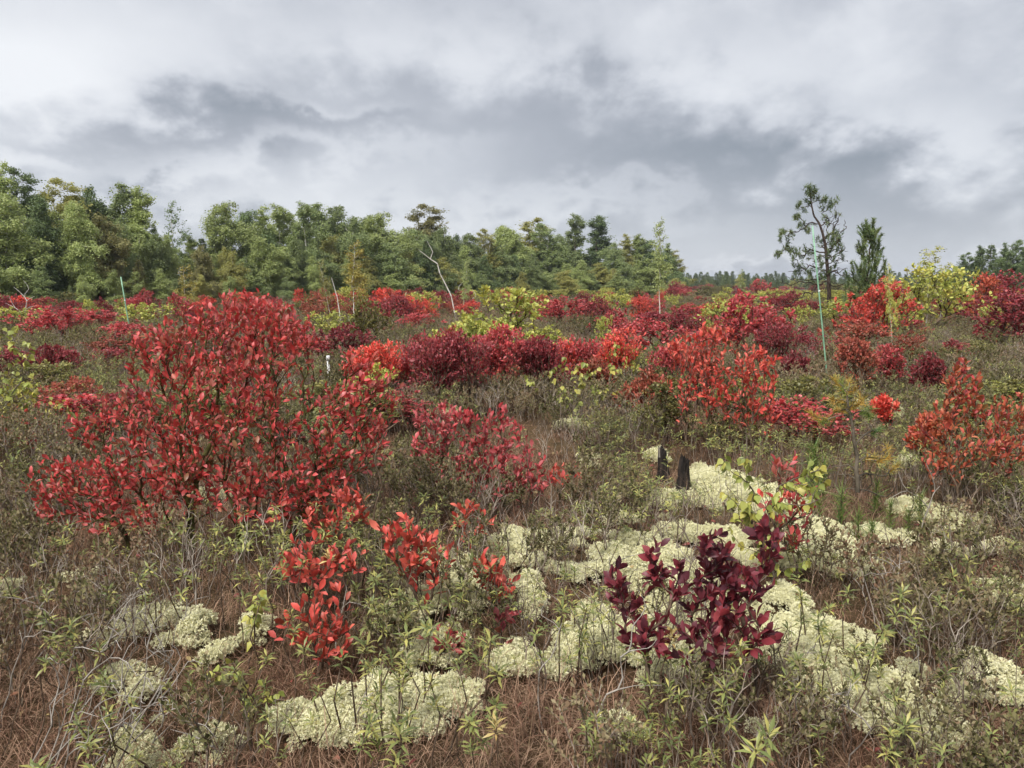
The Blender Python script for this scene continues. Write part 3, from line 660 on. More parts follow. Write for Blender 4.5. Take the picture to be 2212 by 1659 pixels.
    near_shrub('blueberry_shoot', (1700, 1290), [(1700, 1010, 31, 36), (1680, 1060, 70, 39), (1715, 1090, 63, 52), (1690, 1150, 70, 46)], 60, 3.1, 0.045, 'crimson', 'crimson shrub growing through the yellow green birch sapling', seed=17, nb=4, tl=.12, shell=.15, bspread=.05, pals=('scarlet', .3))
    near_shrub('blueberry_bush', (2065, 1100), [(2080, 820, 45, 42, 0, .6), (2075, 880, 60, 40, 0, .7), (2010, 920, 45, 35, 0, .5), (2180, 900, 60, 50, 0, .8), (2090, 950, 90, 45, -.1, .9), (2190, 980, 60, 45, -.1, .6), (2050, 1000, 60, 25, -.1, .4)],
        340, 4.0, 0.046, 'orange', 'orange and rust coloured bush standing over a bare twiggy base', seed=18, nsingle=300, nb=14, bspread=0.24, bf=.7, shell=.2, pals=('crimson', 0.3))
    near_shrub('blueberry_bush', (1565, 985), [(1530, 720, 60, 20, 0, .5), (1480, 760, 45, 35, 0, .5), (1560, 780, 90, 45, 0, 1.3), (1640, 790, 45, 45, 0, .6), (1590, 840, 90, 45, -.1, 1.0), (1650, 860, 40, 40, -.1, .4), (1520, 840, 60, 30, 0, .4), (1590, 890, 80, 35, 0, .5), (1490, 850, 60, 50, 0, .4), (1650, 900, 50, 30, 0, .2)],
        430, 4.0, 0.050, 'scarlet', 'coral red bush with pale stems beyond the charred stumps', seed=19, nsingle=300, nb=16, bspread=0.30, bf=.7, shell=.2, pals=('orange', 0.35))
    near_shrub('birch_sapling', (1235, 935), [(1160, 810, 35, 25), (1210, 780, 50, 14), (1240, 800, 40, 30), (1290, 820, 50, 30), (1330, 770, 22, 40), (1250, 850, 60, 25), (1340, 845, 18, 25)], 48, 3.6, 0.055, 'yellow', 'arching yellow birch sapling amid red bushes behind the open heath', 'sapling', seed=20, leafkind='birch', nb=4, bspread=.12, bark=BARK_DARK)
    near_shrub('birch_sapling', (60, 975), [(40, 800, 50, 60), (90, 880, 60, 40), (20, 730, 45, 40), (130, 880, 30, 20), (15, 860, 60, 50)], 110, 3.6, 0.05, 'yellow', 'yellow green birch sapling left of the largest red bush', 'sapling', seed=21, nsingle=260, leafkind='birch', nb=5, bspread=.12, bark=BARK_DARK)
    near_shrub('blueberry_shoot', (50, 1010), [(40, 915, 49, 32), (75, 945, 35, 26)], 13, 4.2, 0.055, 'scarlet', 'small scarlet shrub in front of the yellow birch sapling', seed=22, nb=3, tl=.12, shell=.15, bspread=.05)
    near_shrub('birch_seedling', (555, 1500), [(548, 1310, 14, 45), (560, 1290, 10, 14)], 8, 4, 0.036, 'yellow', 'slim green birch seedling with orange tip leaf, left of the low scarlet sprigs', 'seedling', seed=23, leafkind='birch', nb=1, bspread=.01, tl=.25)
    near_shrub('birch_seedling', (520, 1600), [(480, 1440, 40, 40), (560, 1490, 60, 30), (620, 1500, 40, 25)], 24, 3, 0.026, 'yellow', 'low green birch seedling with small scattered leaves over lichen', 'seedling', seed=24, leafkind='birch', nb=4, bspread=.06, tl=.2)
near_shrubs()

# ------------------------------------------------------------------ shared shrub kinds for the middle distance
def shrub_kind(seed, tips=420, per=6, L=0.040, shape='round'):
    rng = np.random.default_rng(seed)
    lobes = []
    for i in range(rng.integers(6, 11)):
        a = rng.uniform(0, 6.28); r = rng.uniform(0.1, 0.42); z = rng.uniform(0.38, 0.88) - 0.35 * r
        s = rng.uniform(0.10, 0.24); lobes.append(((r * math.cos(a), r * math.sin(a), z), (s, s, s * rng.uniform(0.6, 1.0)), s * s))
    lobes.append(((rng.normal(0, .08), rng.normal(0, .08), 0.78), (0.2, 0.2, 0.17), 0.04)); lobes.append(((0, 0, 0.36), (0.33, 0.33, 0.2), 0.035))
    for i in range(9):                    # single shoots standing out of the outline
        a = rng.uniform(0, 6.28); r = rng.uniform(0.05, 0.5); lobes.append(((r * math.cos(a), r * math.sin(a), rng.uniform(.85, 1.02) - .75 * r), (.035, .035, .09), .004))
    tg = ell_points(rng, lobes, tips, 0.2)
    bs = np.column_stack([rng.normal(0, 0.07, (7, 2)), np.full(7, -0.06)])
    P, c, po = attach(bs, tg, rng, bf=0.45, step=0.07)
    V, F = skel_tubes(P, c, po, 0.0022, 0.42, 3, 0.02)
    st = make_mesh('stems', V, None, F, [BARK])
    pos, d, n, l = twig_leaves(P, po, rng, per, 0.22, L)
    return st, leaves_mesh('foliage', T_LO, pos, d, n, l, MASS['crimson'], rng.random(len(pos)), 1.15)
KINDS = [shrub_kind(100 + i) for i in range(7)]
AIRY = [shrub_kind(200 + i, 300, 4.6, 0.050) for i in range(3)]
def put_shrub(g, w, h, pal, label, group, rng, kind=None, airy=False, name='shrub'):
    src = AIRY if airy else KINDS
    st, fo = src[int(rng.integers(len(src))) if kind is None else kind]
    r = thing(name, (g[0], g[1], float(gh(g[0], g[1]))), label, 'shrub', group, rng.uniform(0, 6.28))
    r.scale = (w, w, h)
    link('stems', st, r); f = link('foliage', fo, r); f['kind'] = 'stuff'
    f.material_slots[0].link = 'OBJECT'; f.material_slots[0].material = MASS[pal]
    return r
MID = [  # u, v base, half width, v top, palette, label
 (975, 905, 105, 705, 'burgundy', 'dense burgundy bush left of the arching yellow birch sapling'),
 (1075, 885, 60, 690, 'crimson', 'tall narrow crimson bush behind the dense burgundy bush'),
 (970, 860, 34, 705, 'rust', 'pointed rust red bush rising over the dense burgundy bush'),
 (1170, 880, 75, 725, 'burgundy', 'spreading burgundy bush right behind the tall narrow crimson bush'),
 (1255, 850, 70, 730, 'crimson', 'crimson bush directly behind the arching yellow birch sapling'),
 (1325, 860, 60, 715, 'scarlet', 'scarlet bush between arching yellow birch sapling and coral red bush'),
 (1395, 935, 65, 795, 'rust', 'dull rust bush in front of the coral red bush'),
 (1400, 790, 75, 680, 'crimson', 'rounded red bush with pink tips on the open heath'),
 (820, 880, 75, 735, 'scarlet', 'bright scarlet bush behind the largest red bush beside the white pipe'),
 (870, 870, 45, 760, 'crimson', 'crimson bush next to the bright scarlet bush by the white pipe'),
 (745, 790, 55, 690, 'burgundy', 'dark burgundy bush beyond the white pipe'),
 (800, 760, 48, 640, 'olive', 'dark olive green bush at the edge of the open heath'),
 (1620, 800, 75, 625, 'crimson', 'large red bush left of the tall green pole'),
 (1690, 830, 60, 700, 'burgundy', 'burgundy bush at the foot of the tall green pole'),
 (1840, 775, 60, 685, 'rust', 'rust coloured bush in front of the sparse pine'),
 (1895, 740, 62, 595, 'scarlet', 'bright crimson red bush with yellow leaves under the young pine'),
 (1850, 870, 60, 730, 'rust', 'dull red bush right of the tall green pole'),
 (1935, 860, 45, 745, 'crimson', 'thin red bush beside the dull red bush near the green pole'),
 (1910, 950, 24, 850, 'scarlet', 'small scarlet upright bush left of the orange bush'),
 (2000, 880, 45, 760, 'burgundy', 'thin dark red bush behind the orange bush'),
 (2165, 760, 75, 620, 'burgundy', 'pinkish burgundy bush right of the open grey heath'),
 (2115, 700, 45, 585, 'orange', 'orange red bush behind the pinkish burgundy bush'),
 (2170, 690, 60, 580, 'burgundy', 'dark burgundy bush behind the orange red bush'),
 (110, 745, 60, 655, 'crimson', 'crimson bush left of the short green pole'),
 (205, 735, 65, 665, 'crimson', 'broad crimson bush just left of the short green pole'),
 (115, 850, 62, 745, 'burgundy', 'dark crimson bush behind the yellow birch sapling'),
 (225, 800, 60, 725, 'rust', 'dull red bush behind the crown of the largest red bush'),
 (1215, 715, 50, 635, 'crimson', 'crimson bush right of the large yellow birch bush'),
 (1290, 700, 40, 635, 'burgundy', 'dark burgundy bush in the belt beyond the open heath'),
 (1330, 745, 45, 665, 'crimson', 'crimson bush beyond the rounded red bush with pink tips'),
 (1145, 700, 40, 645, 'rust', 'rust red bush behind the large yellow birch bush'),
 (865, 705, 36, 630, 'burgundy', 'burgundy bush beside the thin wooden stake'),
 (920, 700, 28, 640, 'scarlet', 'small bright red bush near the leaning birch trunk'),
 (925, 855, 50, 725, 'crimson', 'crimson bush touching the dense burgundy bush on its pipe side'),
 (1130, 870, 55, 735, 'crimson', 'crimson bush between the tall narrow one and the arching yellow sapling'),
 (1215, 850, 50, 735, 'scarlet', 'bright red bush half hidden by the arching yellow sapling'),
 (1290, 890, 55, 770, 'rust', 'dull red bush under the arching yellow sapling'),
 (1450, 850, 60, 735, 'crimson', 'crimson bush between rounded pink tipped bush and coral red bush'),
 (1515, 880, 50, 740, 'rust', 'rust bush mixed into the back of the coral red bush'),
 (1725, 850, 48, 755, 'burgundy', 'low burgundy bush between coral red bush and tall green pole'),
 (1755, 790, 42, 715, 'burgundy', 'small dark bush behind the tall green pole'),
 (1665, 745, 50, 655, 'crimson', 'crimson bush behind the large red bush by the green pole'),
 (1475, 740, 48, 665, 'burgundy', 'burgundy bush behind the slender lone birch'),
 (1560, 715, 45, 645, 'crimson', 'crimson bush in a yellow green thicket before the distant wood'),
 (275, 765, 48, 690, 'crimson', 'crimson bush at the foot of the short green pole'),
 (165, 880, 40, 815, 'rust', 'low dull red bush between yellow sapling and largest red bush'),
 (2000, 1020, 40, 890, 'orange', 'low orange bush leaning on the larger orange bush'),
 (1960, 800, 45, 715, 'rust', 'rust bush on the grey heath beyond the dull red bush'),
 (2060, 800, 40, 735, 'burgundy', 'small dark red bush on the open grey heath'),
 (640, 790, 60, 700, 'crimson', 'crimson bush seen through the crown of the largest red bush'),
 (480, 760, 60, 680, 'burgundy', 'burgundy bush beyond the top of the largest red bush'),
 (380, 790, 60, 705, 'rust', 'rust bush behind the left crown of the largest red bush'),
]
MIDY = [
 (1085, 790, 95, 615, 'large yellow green birch bush on the open heath'), (1040, 800, 60, 680, 'low yellow birch bush at the foot of the large one'), (1175, 790, 50, 700, 'yellow birch bush trailing right of the large one'),
 (1310, 775, 22, 680, 'slim yellow green birch bush before the crimson belt'), (1340, 860, 30, 735, 'yellow birch bush behind the arching yellow sapling'),
 (1560, 745, 50, 640, 'yellow green bush left of the large red bush'), (1930, 735, 30, 630, 'yellow leaved birch bush before the bright crimson red bush'),
 (2150, 735, 40, 655, 'yellow birch bush before the pinkish burgundy bush'), (300, 720, 60, 650, 'yellow green bush right of the short green pole'), (30, 730, 50, 660, 'yellow green bush at the foot of the bare birch'),
 (2010, 720, 75, 560, 'tall pale yellow green birch bush right of the young pine'),
]
def mid_shrubs():
    rng = np.random.default_rng(77); taken = []
    def dims(u, vb, hw, vt):
        g = gpos(u, vb); Y = g[1]; top = at(u, vt, Y)[2]
        return g, 2.9 * hw * Y / FPX, max(0.3, (top - float(gh(g[0], g[1]))) / 0.98)
    for i, (u, vb, hw, vt, pal, lab) in enumerate(MID):
        g, w, h = dims(u, vb, hw, vt)
        if g[1] < 13:
            near_shrub('shrub', (u, vb), [(u + rng.uniform(-.5, .5) * hw, vt + (vb - vt) * rng.uniform(.15, .55), hw * rng.uniform(.5, .8), (vb - vt) * rng.uniform(.14, .24)) for _ in range(7)] + [(u, vt + (vb - vt) * .2, hw * .4, (vb - vt) * .2)],
                       int(130 + 0.060 * hw * (vb - vt)), 4, 0.042, pal, lab, seed=300 + i, nsingle=0, nb=11, bspread=.24, bf=.65, shell=.2)
        else: put_shrub(g, w, h, pal, lab, None, rng)
        taken.append((g[0], g[1]))
    for i, (u, vb, hw, vt, lab) in enumerate(MIDY):
        g, w, h = dims(u, vb, hw, vt); put_shrub(g, w, h, 'yellow', lab, None, rng, airy=True, name='birch_shrub'); taken.append((g[0], g[1]))
    T = np.array(taken)
    groups = {'burgundy': 'dark burgundy shrub in the shrub belt before the wood', 'crimson': 'crimson shrub in the shrub belt before the wood',
              'rust': 'dull rust red shrub in the shrub belt before the wood', 'scarlet': 'bright scarlet shrub in the shrub belt before the wood',
              'yellow': 'yellow green birch bush in the shrub belt before the wood', 'olive': 'olive green bush in the shrub belt before the wood'}
    n = 0
    for _ in range(1500):
        r = math.sqrt(rng.uniform(17 ** 2, 85 ** 2)) if rng.random() < 0.6 else rng.uniform(12, 45)
        t = math.radians(rng.uniform(-40, 40)); x, y = r * math.sin(t), r * math.cos(t)
        u = PW / 2 + x / y * FPX * 0.99
        # the wood's edge runs away to the right
        if y > edge_dist(u) - 3: continue
        if 850 < u < 1330 and y < 33 and rng.random() < .92: continue       # open heath
        if 1960 < u < 2110 and y < 28: continue
        if y < 16 and (rng.random() < .6): continue
        if np.min(np.hypot(T[:, 0] - x, T[:, 1] - y)) < (1.0 if y > 30 else 1.7): continue
        z = vnoise(x * .12 + 5, y * .12, 61) + rng.normal(0, .16)
        yel = (u > 1000 and y > 40 and rng.random() < .5) or (rng.random() < .14)
        pal = 'yellow' if yel else ('burgundy' if z < .38 else 'crimson' if z < .60 else 'rust' if z < .74 else 'scarlet')
        if not yel and rng.random() < .06: pal = 'olive'
        w = rng.uniform(1.0, 2.3) * (0.75 if y < 20 else 1.0); h = rng.uniform(0.65, 1.3) * (0.75 if y < 20 else 0.9 if y < 30 else 1.1)
        put_shrub(np.array([x, y, 0]), w, h, pal, groups[pal].replace('in the shrub belt before the wood', 'in the shrub belt ' + sector(u)), pal + ' shrubs ' + sector(u), rng, airy=pal == 'yellow', name='shrub' if pal != 'yellow' else 'birch_shrub')
        T = np.vstack([T, [x, y]]); n += 1
        if n >= 235: break
    for q in range(95):                   # knee high bushes filling the middle ground
        u = rng.uniform(-20, 2230); v = rng.uniform(795, 985); g = gpos(u, v)
        if 900 < u < 1330 and v > 905: continue
        if np.min(np.hypot(T[:, 0] - g[0], T[:, 1] - g[1])) < .55: continue
        T = np.vstack([T, g[:2]]); pal = str(rng.choice(['rust', 'crimson', 'burgundy', 'scarlet', 'olive', 'yellow'], p=[.24, .18, .12, .08, .24, .14]))
        nm = {'yellow': 'yellow green', 'olive': 'olive green', 'crimson': 'crimson', 'burgundy': 'dark burgundy', 'rust': 'dull rust', 'scarlet': 'scarlet'}[pal]
        put_shrub(g, rng.uniform(.8, 1.5), rng.uniform(.4, .68), pal, 'knee high ' + nm + ' bush in the middle heath ' + mid_place(u), nm + ' knee high bushes ' + mid_place(u), rng, airy=rng.random() < .5, name='low_shrub')
    for _ in range(48):                   # low bushes on the far bog, before the distant wood
        u = rng.uniform(1400, 2120); Y = rng.uniform(85, 205); g = at(u, HORIZON_V, Y); pal = str(rng.choice(['yellow', 'olive', 'olive', 'crimson', 'burgundy']))
        put_shrub(g, rng.uniform(3, 6), rng.uniform(1.0, 2.2), pal, {'yellow': 'yellow green', 'olive': 'olive green', 'crimson': 'crimson', 'burgundy': 'dark burgundy'}[pal] + ' bush far out on the bog before the distant wood', pal + ' bushes far out on the bog', rng, name='shrub')
def sector(u):
    for lim, txt in ((286, 'beside the short green pole'), (740, 'straight behind the largest red bush'), (1085, 'between white pipe and yellow birch bush'), (1425, 'between yellow birch bush and slender birch'), (1790, 'between slender lone birch and sparse pine')):
        if u < lim: return txt
    return 'beyond the sparse pine, towards the further wood'
def mid_place(u):
    for lim, txt in ((500, 'near the largest red bush'), (900, 'near the white pipe'), (1420, 'near the arching yellow sapling'), (1760, 'near the coral red bush'), (9999, 'between green pole and orange bush')):
        if u < lim: return txt
def tree_place(u):
    for lim, txt in ((286, 'beside the short green pole'), (640, 'straight behind the largest red bush'), (860, 'behind the white pipe'), (1180, 'behind the large yellow birch bush'), (9999, 'towards the slender lone birch')):
        if u < lim: return txt
def edge_dist(u):
    return float(np.interp(u, [-300, 0, 500, 1000, 1480, 1490, 1800, 2050, 2060, 2600], [46, 50, 62, 85, 112, 220, 220, 200, 88, 70]))
mid_shrubs()

# ------------------------------------------------------------------ trees
def birch_kind(seed, H=8.0, tr_r=.085, wide=1.5, tips=150, strands=3, per=10, L=0.10, droop=0.8, base=0.12, airy=False, cone=0.5):
    rng = np.random.default_rng(seed); lobes = []
    k = 26
    for i in range(k):
        f = (i + 0.5) / k; z = H * (base + (1 - base) * f * 0.97)
        w = wide * (1 - f) ** cone * (0.35 + 0.65 * min(1, f * 4)) * rng.uniform(0.65, 1.15)
        a = rng.uniform(0, 6.28); rr = w * rng.uniform(0.1, 0.65); s = w * rng.uniform(0.35, 0.7) + 0.10
        lobes.append(((rr * math.cos(a), rr * math.sin(a), z), (s, s, H / k * rng.uniform(1.3, 2.8)), s * s + 0.08))
    tg = ell_points(rng, lobes, tips, 0.3)
    tr = np.array([[0, 0, -0.1]]); zt = np.linspace(0.08, 0.97, 24) * H
    bend = np.cumsum(rng.normal(0, 0.035, (24, 2)), 0)
    trunk = np.column_stack([bend, zt]); trunk = np.vstack([tr, trunk])
    P, c, po = attach(trunk, tg, rng, bf=0.12, step=0.3, wob=0.03, bow=0.3)
    V1, F1 = tubes([trunk], [np.linspace(tr_r, 0.010, 25) * H / 8], 6)
    V2, F2 = skel_tubes(P, c, po, 0.008, 0.4, 3, 0.05)
    tm = make_mesh('trunk', np.vstack([V1, V2]), None, np.vstack([F1, F2 + len(V1)]), [BARK_BIRCH], smooth=True)
    pos, d = [], []
    for ids in po:
        for s in range(strands):
            q = P[ids[-1]] * 1.0 + (P[ids[-2]] - P[ids[-1]]) * rng.uniform(0, 1.5)
            out = np.array([q[0], q[1], 0]); out = out / max(np.linalg.norm(out), .2) + rng.normal(0, .6, 3) * (1, 1, .4)
            l = rng.uniform(0.35, 0.95) * (1.0 if droop > .5 else .7); m = max(3, int(per * rng.uniform(.6, 1.4)))
            f = np.linspace(0.08, 1, m)[:, None]
            cu = q + out * l * 0.40 * f + np.array([0, 0, 1]) * l * ((0.9 - .4 * droop) * f - (droop * 1.5 + .1) * f * f) + rng.normal(0, 0.09, (m, 3))
            pos.append(cu); d.append(nrm(out * .5 + np.array([0, 0, -droop]) + rng.normal(0, .6, (m, 3))))
    pos = np.concatenate(pos); d = np.concatenate(d)
    cm = leaves_mesh('crown', T_LO, pos, d, rng.normal(0, 1, d.shape) + (0, 0, .8), rng.uniform(.7, 1.3, len(pos)) * L, GREENS['birch_green'], rng.random(len(pos)), 1.5)
    return tm, cm, H
def conifer_kind(seed, H=7.0, wide=1.5):
    rng = np.random.default_rng(seed); pos, d = [], []; polys, rad = [], []
    polys.append(np.array([[0, 0, -.1], [0.02, 0, H * .5], [0, .02, H]])); rad.append(np.array([.09, .06, .01]))
    z = 0.5
    while z < H - 0.15:
        f = z / H; w = wide * (1 - f) ** .8 * min(1, .5 + f * 3)
        for k in range(int(rng.integers(4, 7))):
            a = rng.uniform(0, 6.28); l = w * rng.uniform(.6, 1.15) + .1; e = rng.uniform(-.1, .45)
            t = np.linspace(0, 1, 5)[:, None]; dd = np.array([math.cos(a), math.sin(a), 0])
            q = np.array([0, 0, z]) + dd * l * t + np.array([0, 0, 1]) * l * (e * t * .6 + .3 * t * t)
            polys.append(q); rad.append(np.linspace(.02, .005, 5))
            m = int(18 * l + 10); s = rng.uniform(.15, 1.0, m)
            pp = np.stack([np.interp(s, t[:, 0], q[:, i]) for i in range(3)], 1)
            for _ in range(3):
                pos.append(pp + rng.normal(0, .07 * l, (m, 3))); d.append(nrm(dd + rng.normal(0, .8, (m, 3)) + (0, 0, .35)))
        z += rng.uniform(.16, .3)
    pos = np.concatenate(pos); d = np.concatenate(d)
    V, F = tubes(polys, rad, 4)
    tm = make_mesh('trunk', V, None, F, [BARK_PINE])
    cm = leaves_mesh('crown', T_LO, pos, d, rng.normal(0, 1, d.shape), rng.uniform(.12, .24, len(pos)), GREENS['pine_green'], rng.random(len(pos)), .45)
    return tm, cm, H
TREES = {
 'birch': [birch_kind(400 + i, wide=w, tips=380, strands=5, per=24, droop=.8, L=.10, base=.02, cone=.52) for i, w in enumerate((2.2, 2.6, 1.9, 2.9))],
 'upright': [birch_kind(420 + i, wide=w, tips=340, strands=5, per=21, droop=.25, L=.10, base=.03, cone=.45) for i, w in enumerate((2.0, 2.4, 1.9))],
 'airy': [birch_kind(440 + i, wide=w, tr_r=.05, tips=110, strands=3, per=8, droop=.45, L=.12, base=.3, cone=.4) for i, w in enumerate((1.2, 1.5, 1.0))],
 'bushy': [birch_kind(460 + i, H=5, wide=1.7, tips=260, strands=5, per=18, droop=.3, L=.09, base=.02, cone=.55) for i in range(2)],
 'pine': [conifer_kind(480 + i, 7, w) for i, w in enumerate((1.5, 1.9))],
}
def put_tree(kind, g, h, mat, label, group, rng, ws=1.0, bark=None, name='birch_tree', lean=0.0, cat='tree'):
    src = TREES[kind]; tm, cm, H = src[int(rng.integers(len(src)))]
    r = thing(name, (g[0], g[1], float(gh(g[0], g[1]))), label, cat, group, rng.uniform(0, 6.28))
    s = h / H; r.scale = (s * ws, s * ws, s); r.rotation_euler[0] = rng.normal(0, .02); r.rotation_euler[1] = lean
    t = link('trunk', tm, r); c = link('crown', cm, r); c['kind'] = 'stuff'
    c.material_slots[0].link = 'OBJECT'; c.material_slots[0].material = GREENS.get(mat) or MASS[mat]
    if bark: t.material_slots[0].link = 'OBJECT'; t.material_slots[0].material = bark
    return r
def tree_h(u, vt, Y): return at(u, vt, Y)[2]
def build_trees():
    rng = np.random.default_rng(500)
    SPEC = [  # skyline trees: u, v top, kind, colour, extra depth, width, label
     (385, 437, 'airy', 'dark_green', 8, 1.0, 'sparse dark tree with open branches rising out of the wood'),
     (915, 440, 'upright', 'brown_green', 12, 1.6, 'tall brownish poplar standing above the birch wood'),
     (1285, 472, 'upright', 'dark_green', 14, 1.8, 'tall dark green poplar standing above the birch wood'),
     (1240, 470, 'upright', 'birch_green', 12, 1.4, 'tall mid green poplar touching the dark green poplar'),
     (1155, 472, 'upright', 'birch_yellow', 10, 1.6, 'tall tree with yellowish top left of the poplars'),
     (440, 515, 'pine', 'pine_green', 4, 1.0, 'dark pine in the wood right of the sparse dark tree'),
     (625, 560, 'pine', 'pine_green', -1, 1.2, 'dark pine at the front of the birch wood behind the largest red bush'),
     (925, 590, 'pine', 'pine_green', 0, 1.2, 'dark pine at the wood edge beside the leaning birch trunk'),
     (1230, 590, 'pine', 'pine_green', 0, 1.0, 'dark young pine at the wood edge below the poplars'),
     (300, 560, 'pine', 'brown_green', -2, 1.1, 'brownish young pine beside the short green pole'),
     (150, 620, 'bushy', 'birch_green', -6, .8, 'low green bushy birch at the wood edge near the bare birch'),
    ]
    for (u, vt, k, m, dy, ws, lab) in SPEC:
        Y = edge_dist(u) + dy; g = at(u, HORIZON_V, Y)
        put_tree(k, g, tree_h(u, vt, Y), m, lab, None, rng, ws, bark=BARK_PINE if k == 'pine' else BARK_DARK if k == 'upright' else None, name={'pine': 'pine_tree', 'upright': 'poplar_tree', 'airy': 'sparse_tree', 'bushy': 'birch_tree'}[k])
    sky = [(-120, 420), (-60, 400), (20, 398), (60, 396), (95, 440), (140, 414), (175, 440), (205, 424), (245, 470), (275, 418), (318, 438), (345, 500), (420, 530), (470, 500), (505, 452), (545, 470), (575, 475), (605, 468), (640, 478), (660, 462), (692, 460), (735, 458), (765, 480), (800, 490), (828, 464), (865, 510), (885, 500), (955, 505), (985, 520), (1010, 515), (1050, 510), (1085, 497), (1110, 505), (1180, 500), (1210, 520), (1325, 535), (1350, 525), (1378, 520), (1405, 530), (1440, 545), (1462, 552)]
    lab = {'birch_green': 'green feathery birch of the wood edge', 'birch_light': 'light green feathery birch of the wood edge', 'birch_yellow': 'yellowing feathery birch of the wood edge',
           'dark_green': 'dark green leafy tree of the wood edge', 'brown_green': 'brownish green leafy tree of the wood edge'}
    def one(u, vt, dy, mats, p, kinds=('birch', 'birch', 'upright'), ws=1.0, rank='tall '):
        Y = edge_dist(u) + dy; g = at(u, HORIZON_V, Y); m = str(rng.choice(mats, p=p)); k = str(rng.choice(kinds))
        lb = rank + lab[m].replace('of the wood edge', 'of the wood ') + tree_place(u); put_tree(k, g, max(2.0, tree_h(u, vt, Y)) * 1.10, m, lb, lb.replace('birch of', 'birches of').replace('tree of', 'trees of'), rng, ws * rng.uniform(.9, 1.2) * float(np.interp(u, [300, 1000, 1500], [1.15, 1.5, 1.75])), name='birch_tree' if 'birch' in m else 'leafy_tree', bark=None if 'birch' in m else BARK_DARK)
    M5 = ['birch_green', 'birch_light', 'birch_yellow', 'dark_green', 'brown_green']
    for (u, vt) in sky: one(u, vt + rng.uniform(-4, 4), rng.uniform(3, 9), M5, [.46, .28, .12, .11, .03])
    u = -150
    while u < 1480:                     # second rank, lower and lighter, in front
        skyv = np.interp(u, [-150, 100, 300, 400, 700, 1000, 1300, 1480], [425, 425, 460, 510, 490, 515, 525, 550])
        one(u, skyv + rng.uniform(20, 75), rng.uniform(-1, 4), M5, [.38, .38, .15, .07, .02], ('birch', 'birch', 'bushy'), rank='mid height '); u += rng.uniform(20, 36)
    u = -150
    while u < 1500:                     # low front fringe
        one(u, rng.uniform(575, 622), rng.uniform(-5, -1), M5, [.28, .46, .24, .01, .01], ('bushy', 'birch', 'bushy'), 1.1, rank='low '); u += rng.uniform(45, 90)
    # wood on the right
    for (u, vt) in [(2085, 545), (2110, 532), (2135, 524), (2165, 528), (2190, 518), (2220, 520), (2260, 515), (2300, 520), (2350, 510), (2065, 575), (2120, 560), (2170, 555), (2215, 550), (2150, 580), (2200, 575), (2260, 560)]:
        Y = edge_dist(max(u, 2061)) + rng.uniform(0, 10); g = at(u, HORIZON_V, Y); m = str(rng.choice(['dark_green', 'birch_green', 'birch_yellow', 'pine_green'], p=[.4, .3, .15, .15]))
        k = 'pine' if m == 'pine_green' else str(rng.choice(['upright', 'birch']))
        l2 = {'dark_green': 'dark green leafy tree in the wood right of the young pine', 'birch_green': 'green birch in the wood right of the young pine', 'birch_yellow': 'yellowing birch in the wood right of the young pine', 'pine_green': 'dark pine in the wood right of the young pine'}[m]
        put_tree(k, g, tree_h(u, vt, Y), m, l2, l2.replace('tree', 'trees').replace('birch', 'birches'), rng, 1.2, name='pine_tree' if k == 'pine' else 'leafy_tree', bark=BARK_DARK)
    # free standing thin birches on the bog
    F = [(1425, 695, 472, 'airy', 'birch_light', .9, 0, 'slender white birch standing alone before the end of the wood'),
         (408, 690, 562, 'airy', 'gold', 1.3, 0, 'small birch with golden leaves and white trunk above the largest red bush'),
         (765, 700, 520, 'airy', 'gold', 1.2, 0.05, 'golden leaved thin birch at the edge of the wood'),
         (720, 705, 560, 'airy', 'birch_yellow', .7, -0.16, 'leaning thin birch left of the golden leaved birch'),
         (1000, 690, 560, 'airy', 'birch_light', .8, 0.1, 'light green thin birch beside the leaning birch trunk'),
         (2000, 705, 528, 'airy', 'yellow', 1.6, 0, 'pale yellow birch right of the young pine'),
         (2030, 700, 560, 'airy', 'yellow', 1.4, 0, 'lower pale yellow birch touching the taller one'),
         (1930, 760, 560, 'airy', 'yellow', .5, -.12, 'almost leafless thin birch leaning beside the young pine'),
         (1600, 660, 585, 'airy', 'birch_light', 1.0, 0, 'small light birch before the distant wood')]
    for (u, vb, vt, k, m, ws, ln, l) in F:
        g = gpos(u, vb); r = put_tree(k, g, tree_h(u, vt, g[1]), m, l, None, rng, ws, name='birch_tree', lean=ln); r.rotation_euler[2] = 0
    # far wood closing the bog: one mass
    pts, rot, scl, idx = [], [], [], []
    src = [TREES['pine'][0], TREES['pine'][1], TREES['bushy'][0], TREES['bushy'][1]]
    meshes = []
    for k, (tm, cm, H) in enumerate(src):
        c = cm.copy(); c.materials.clear(); c.materials.append([GREENS['pine_green'], GREENS['pine_green'], GREENS['dark_green'], GREENS['birch_yellow']][k]); meshes.append(c)
    for i in range(520):
        u = rng.uniform(1380, 2300); Y = rng.uniform(215, 420); g = at(u, HORIZON_V, Y); k = int(rng.choice(4, p=[.42, .3, .18, .1]))
        h = rng.uniform(3.0, 6.8) / 7.5
        pts.append((g[0], g[1], 0)); rot.append((0, 0, rng.uniform(0, 6.28))); scl.append((h * 1.3, h * 1.3, h)); idx.append(k)
    gn_scatter('far_wood', np.array(pts), np.array(rot), np.array(scl), np.array(idx), meshes, 'dark distant pine and birch wood on the horizon')
build_trees()

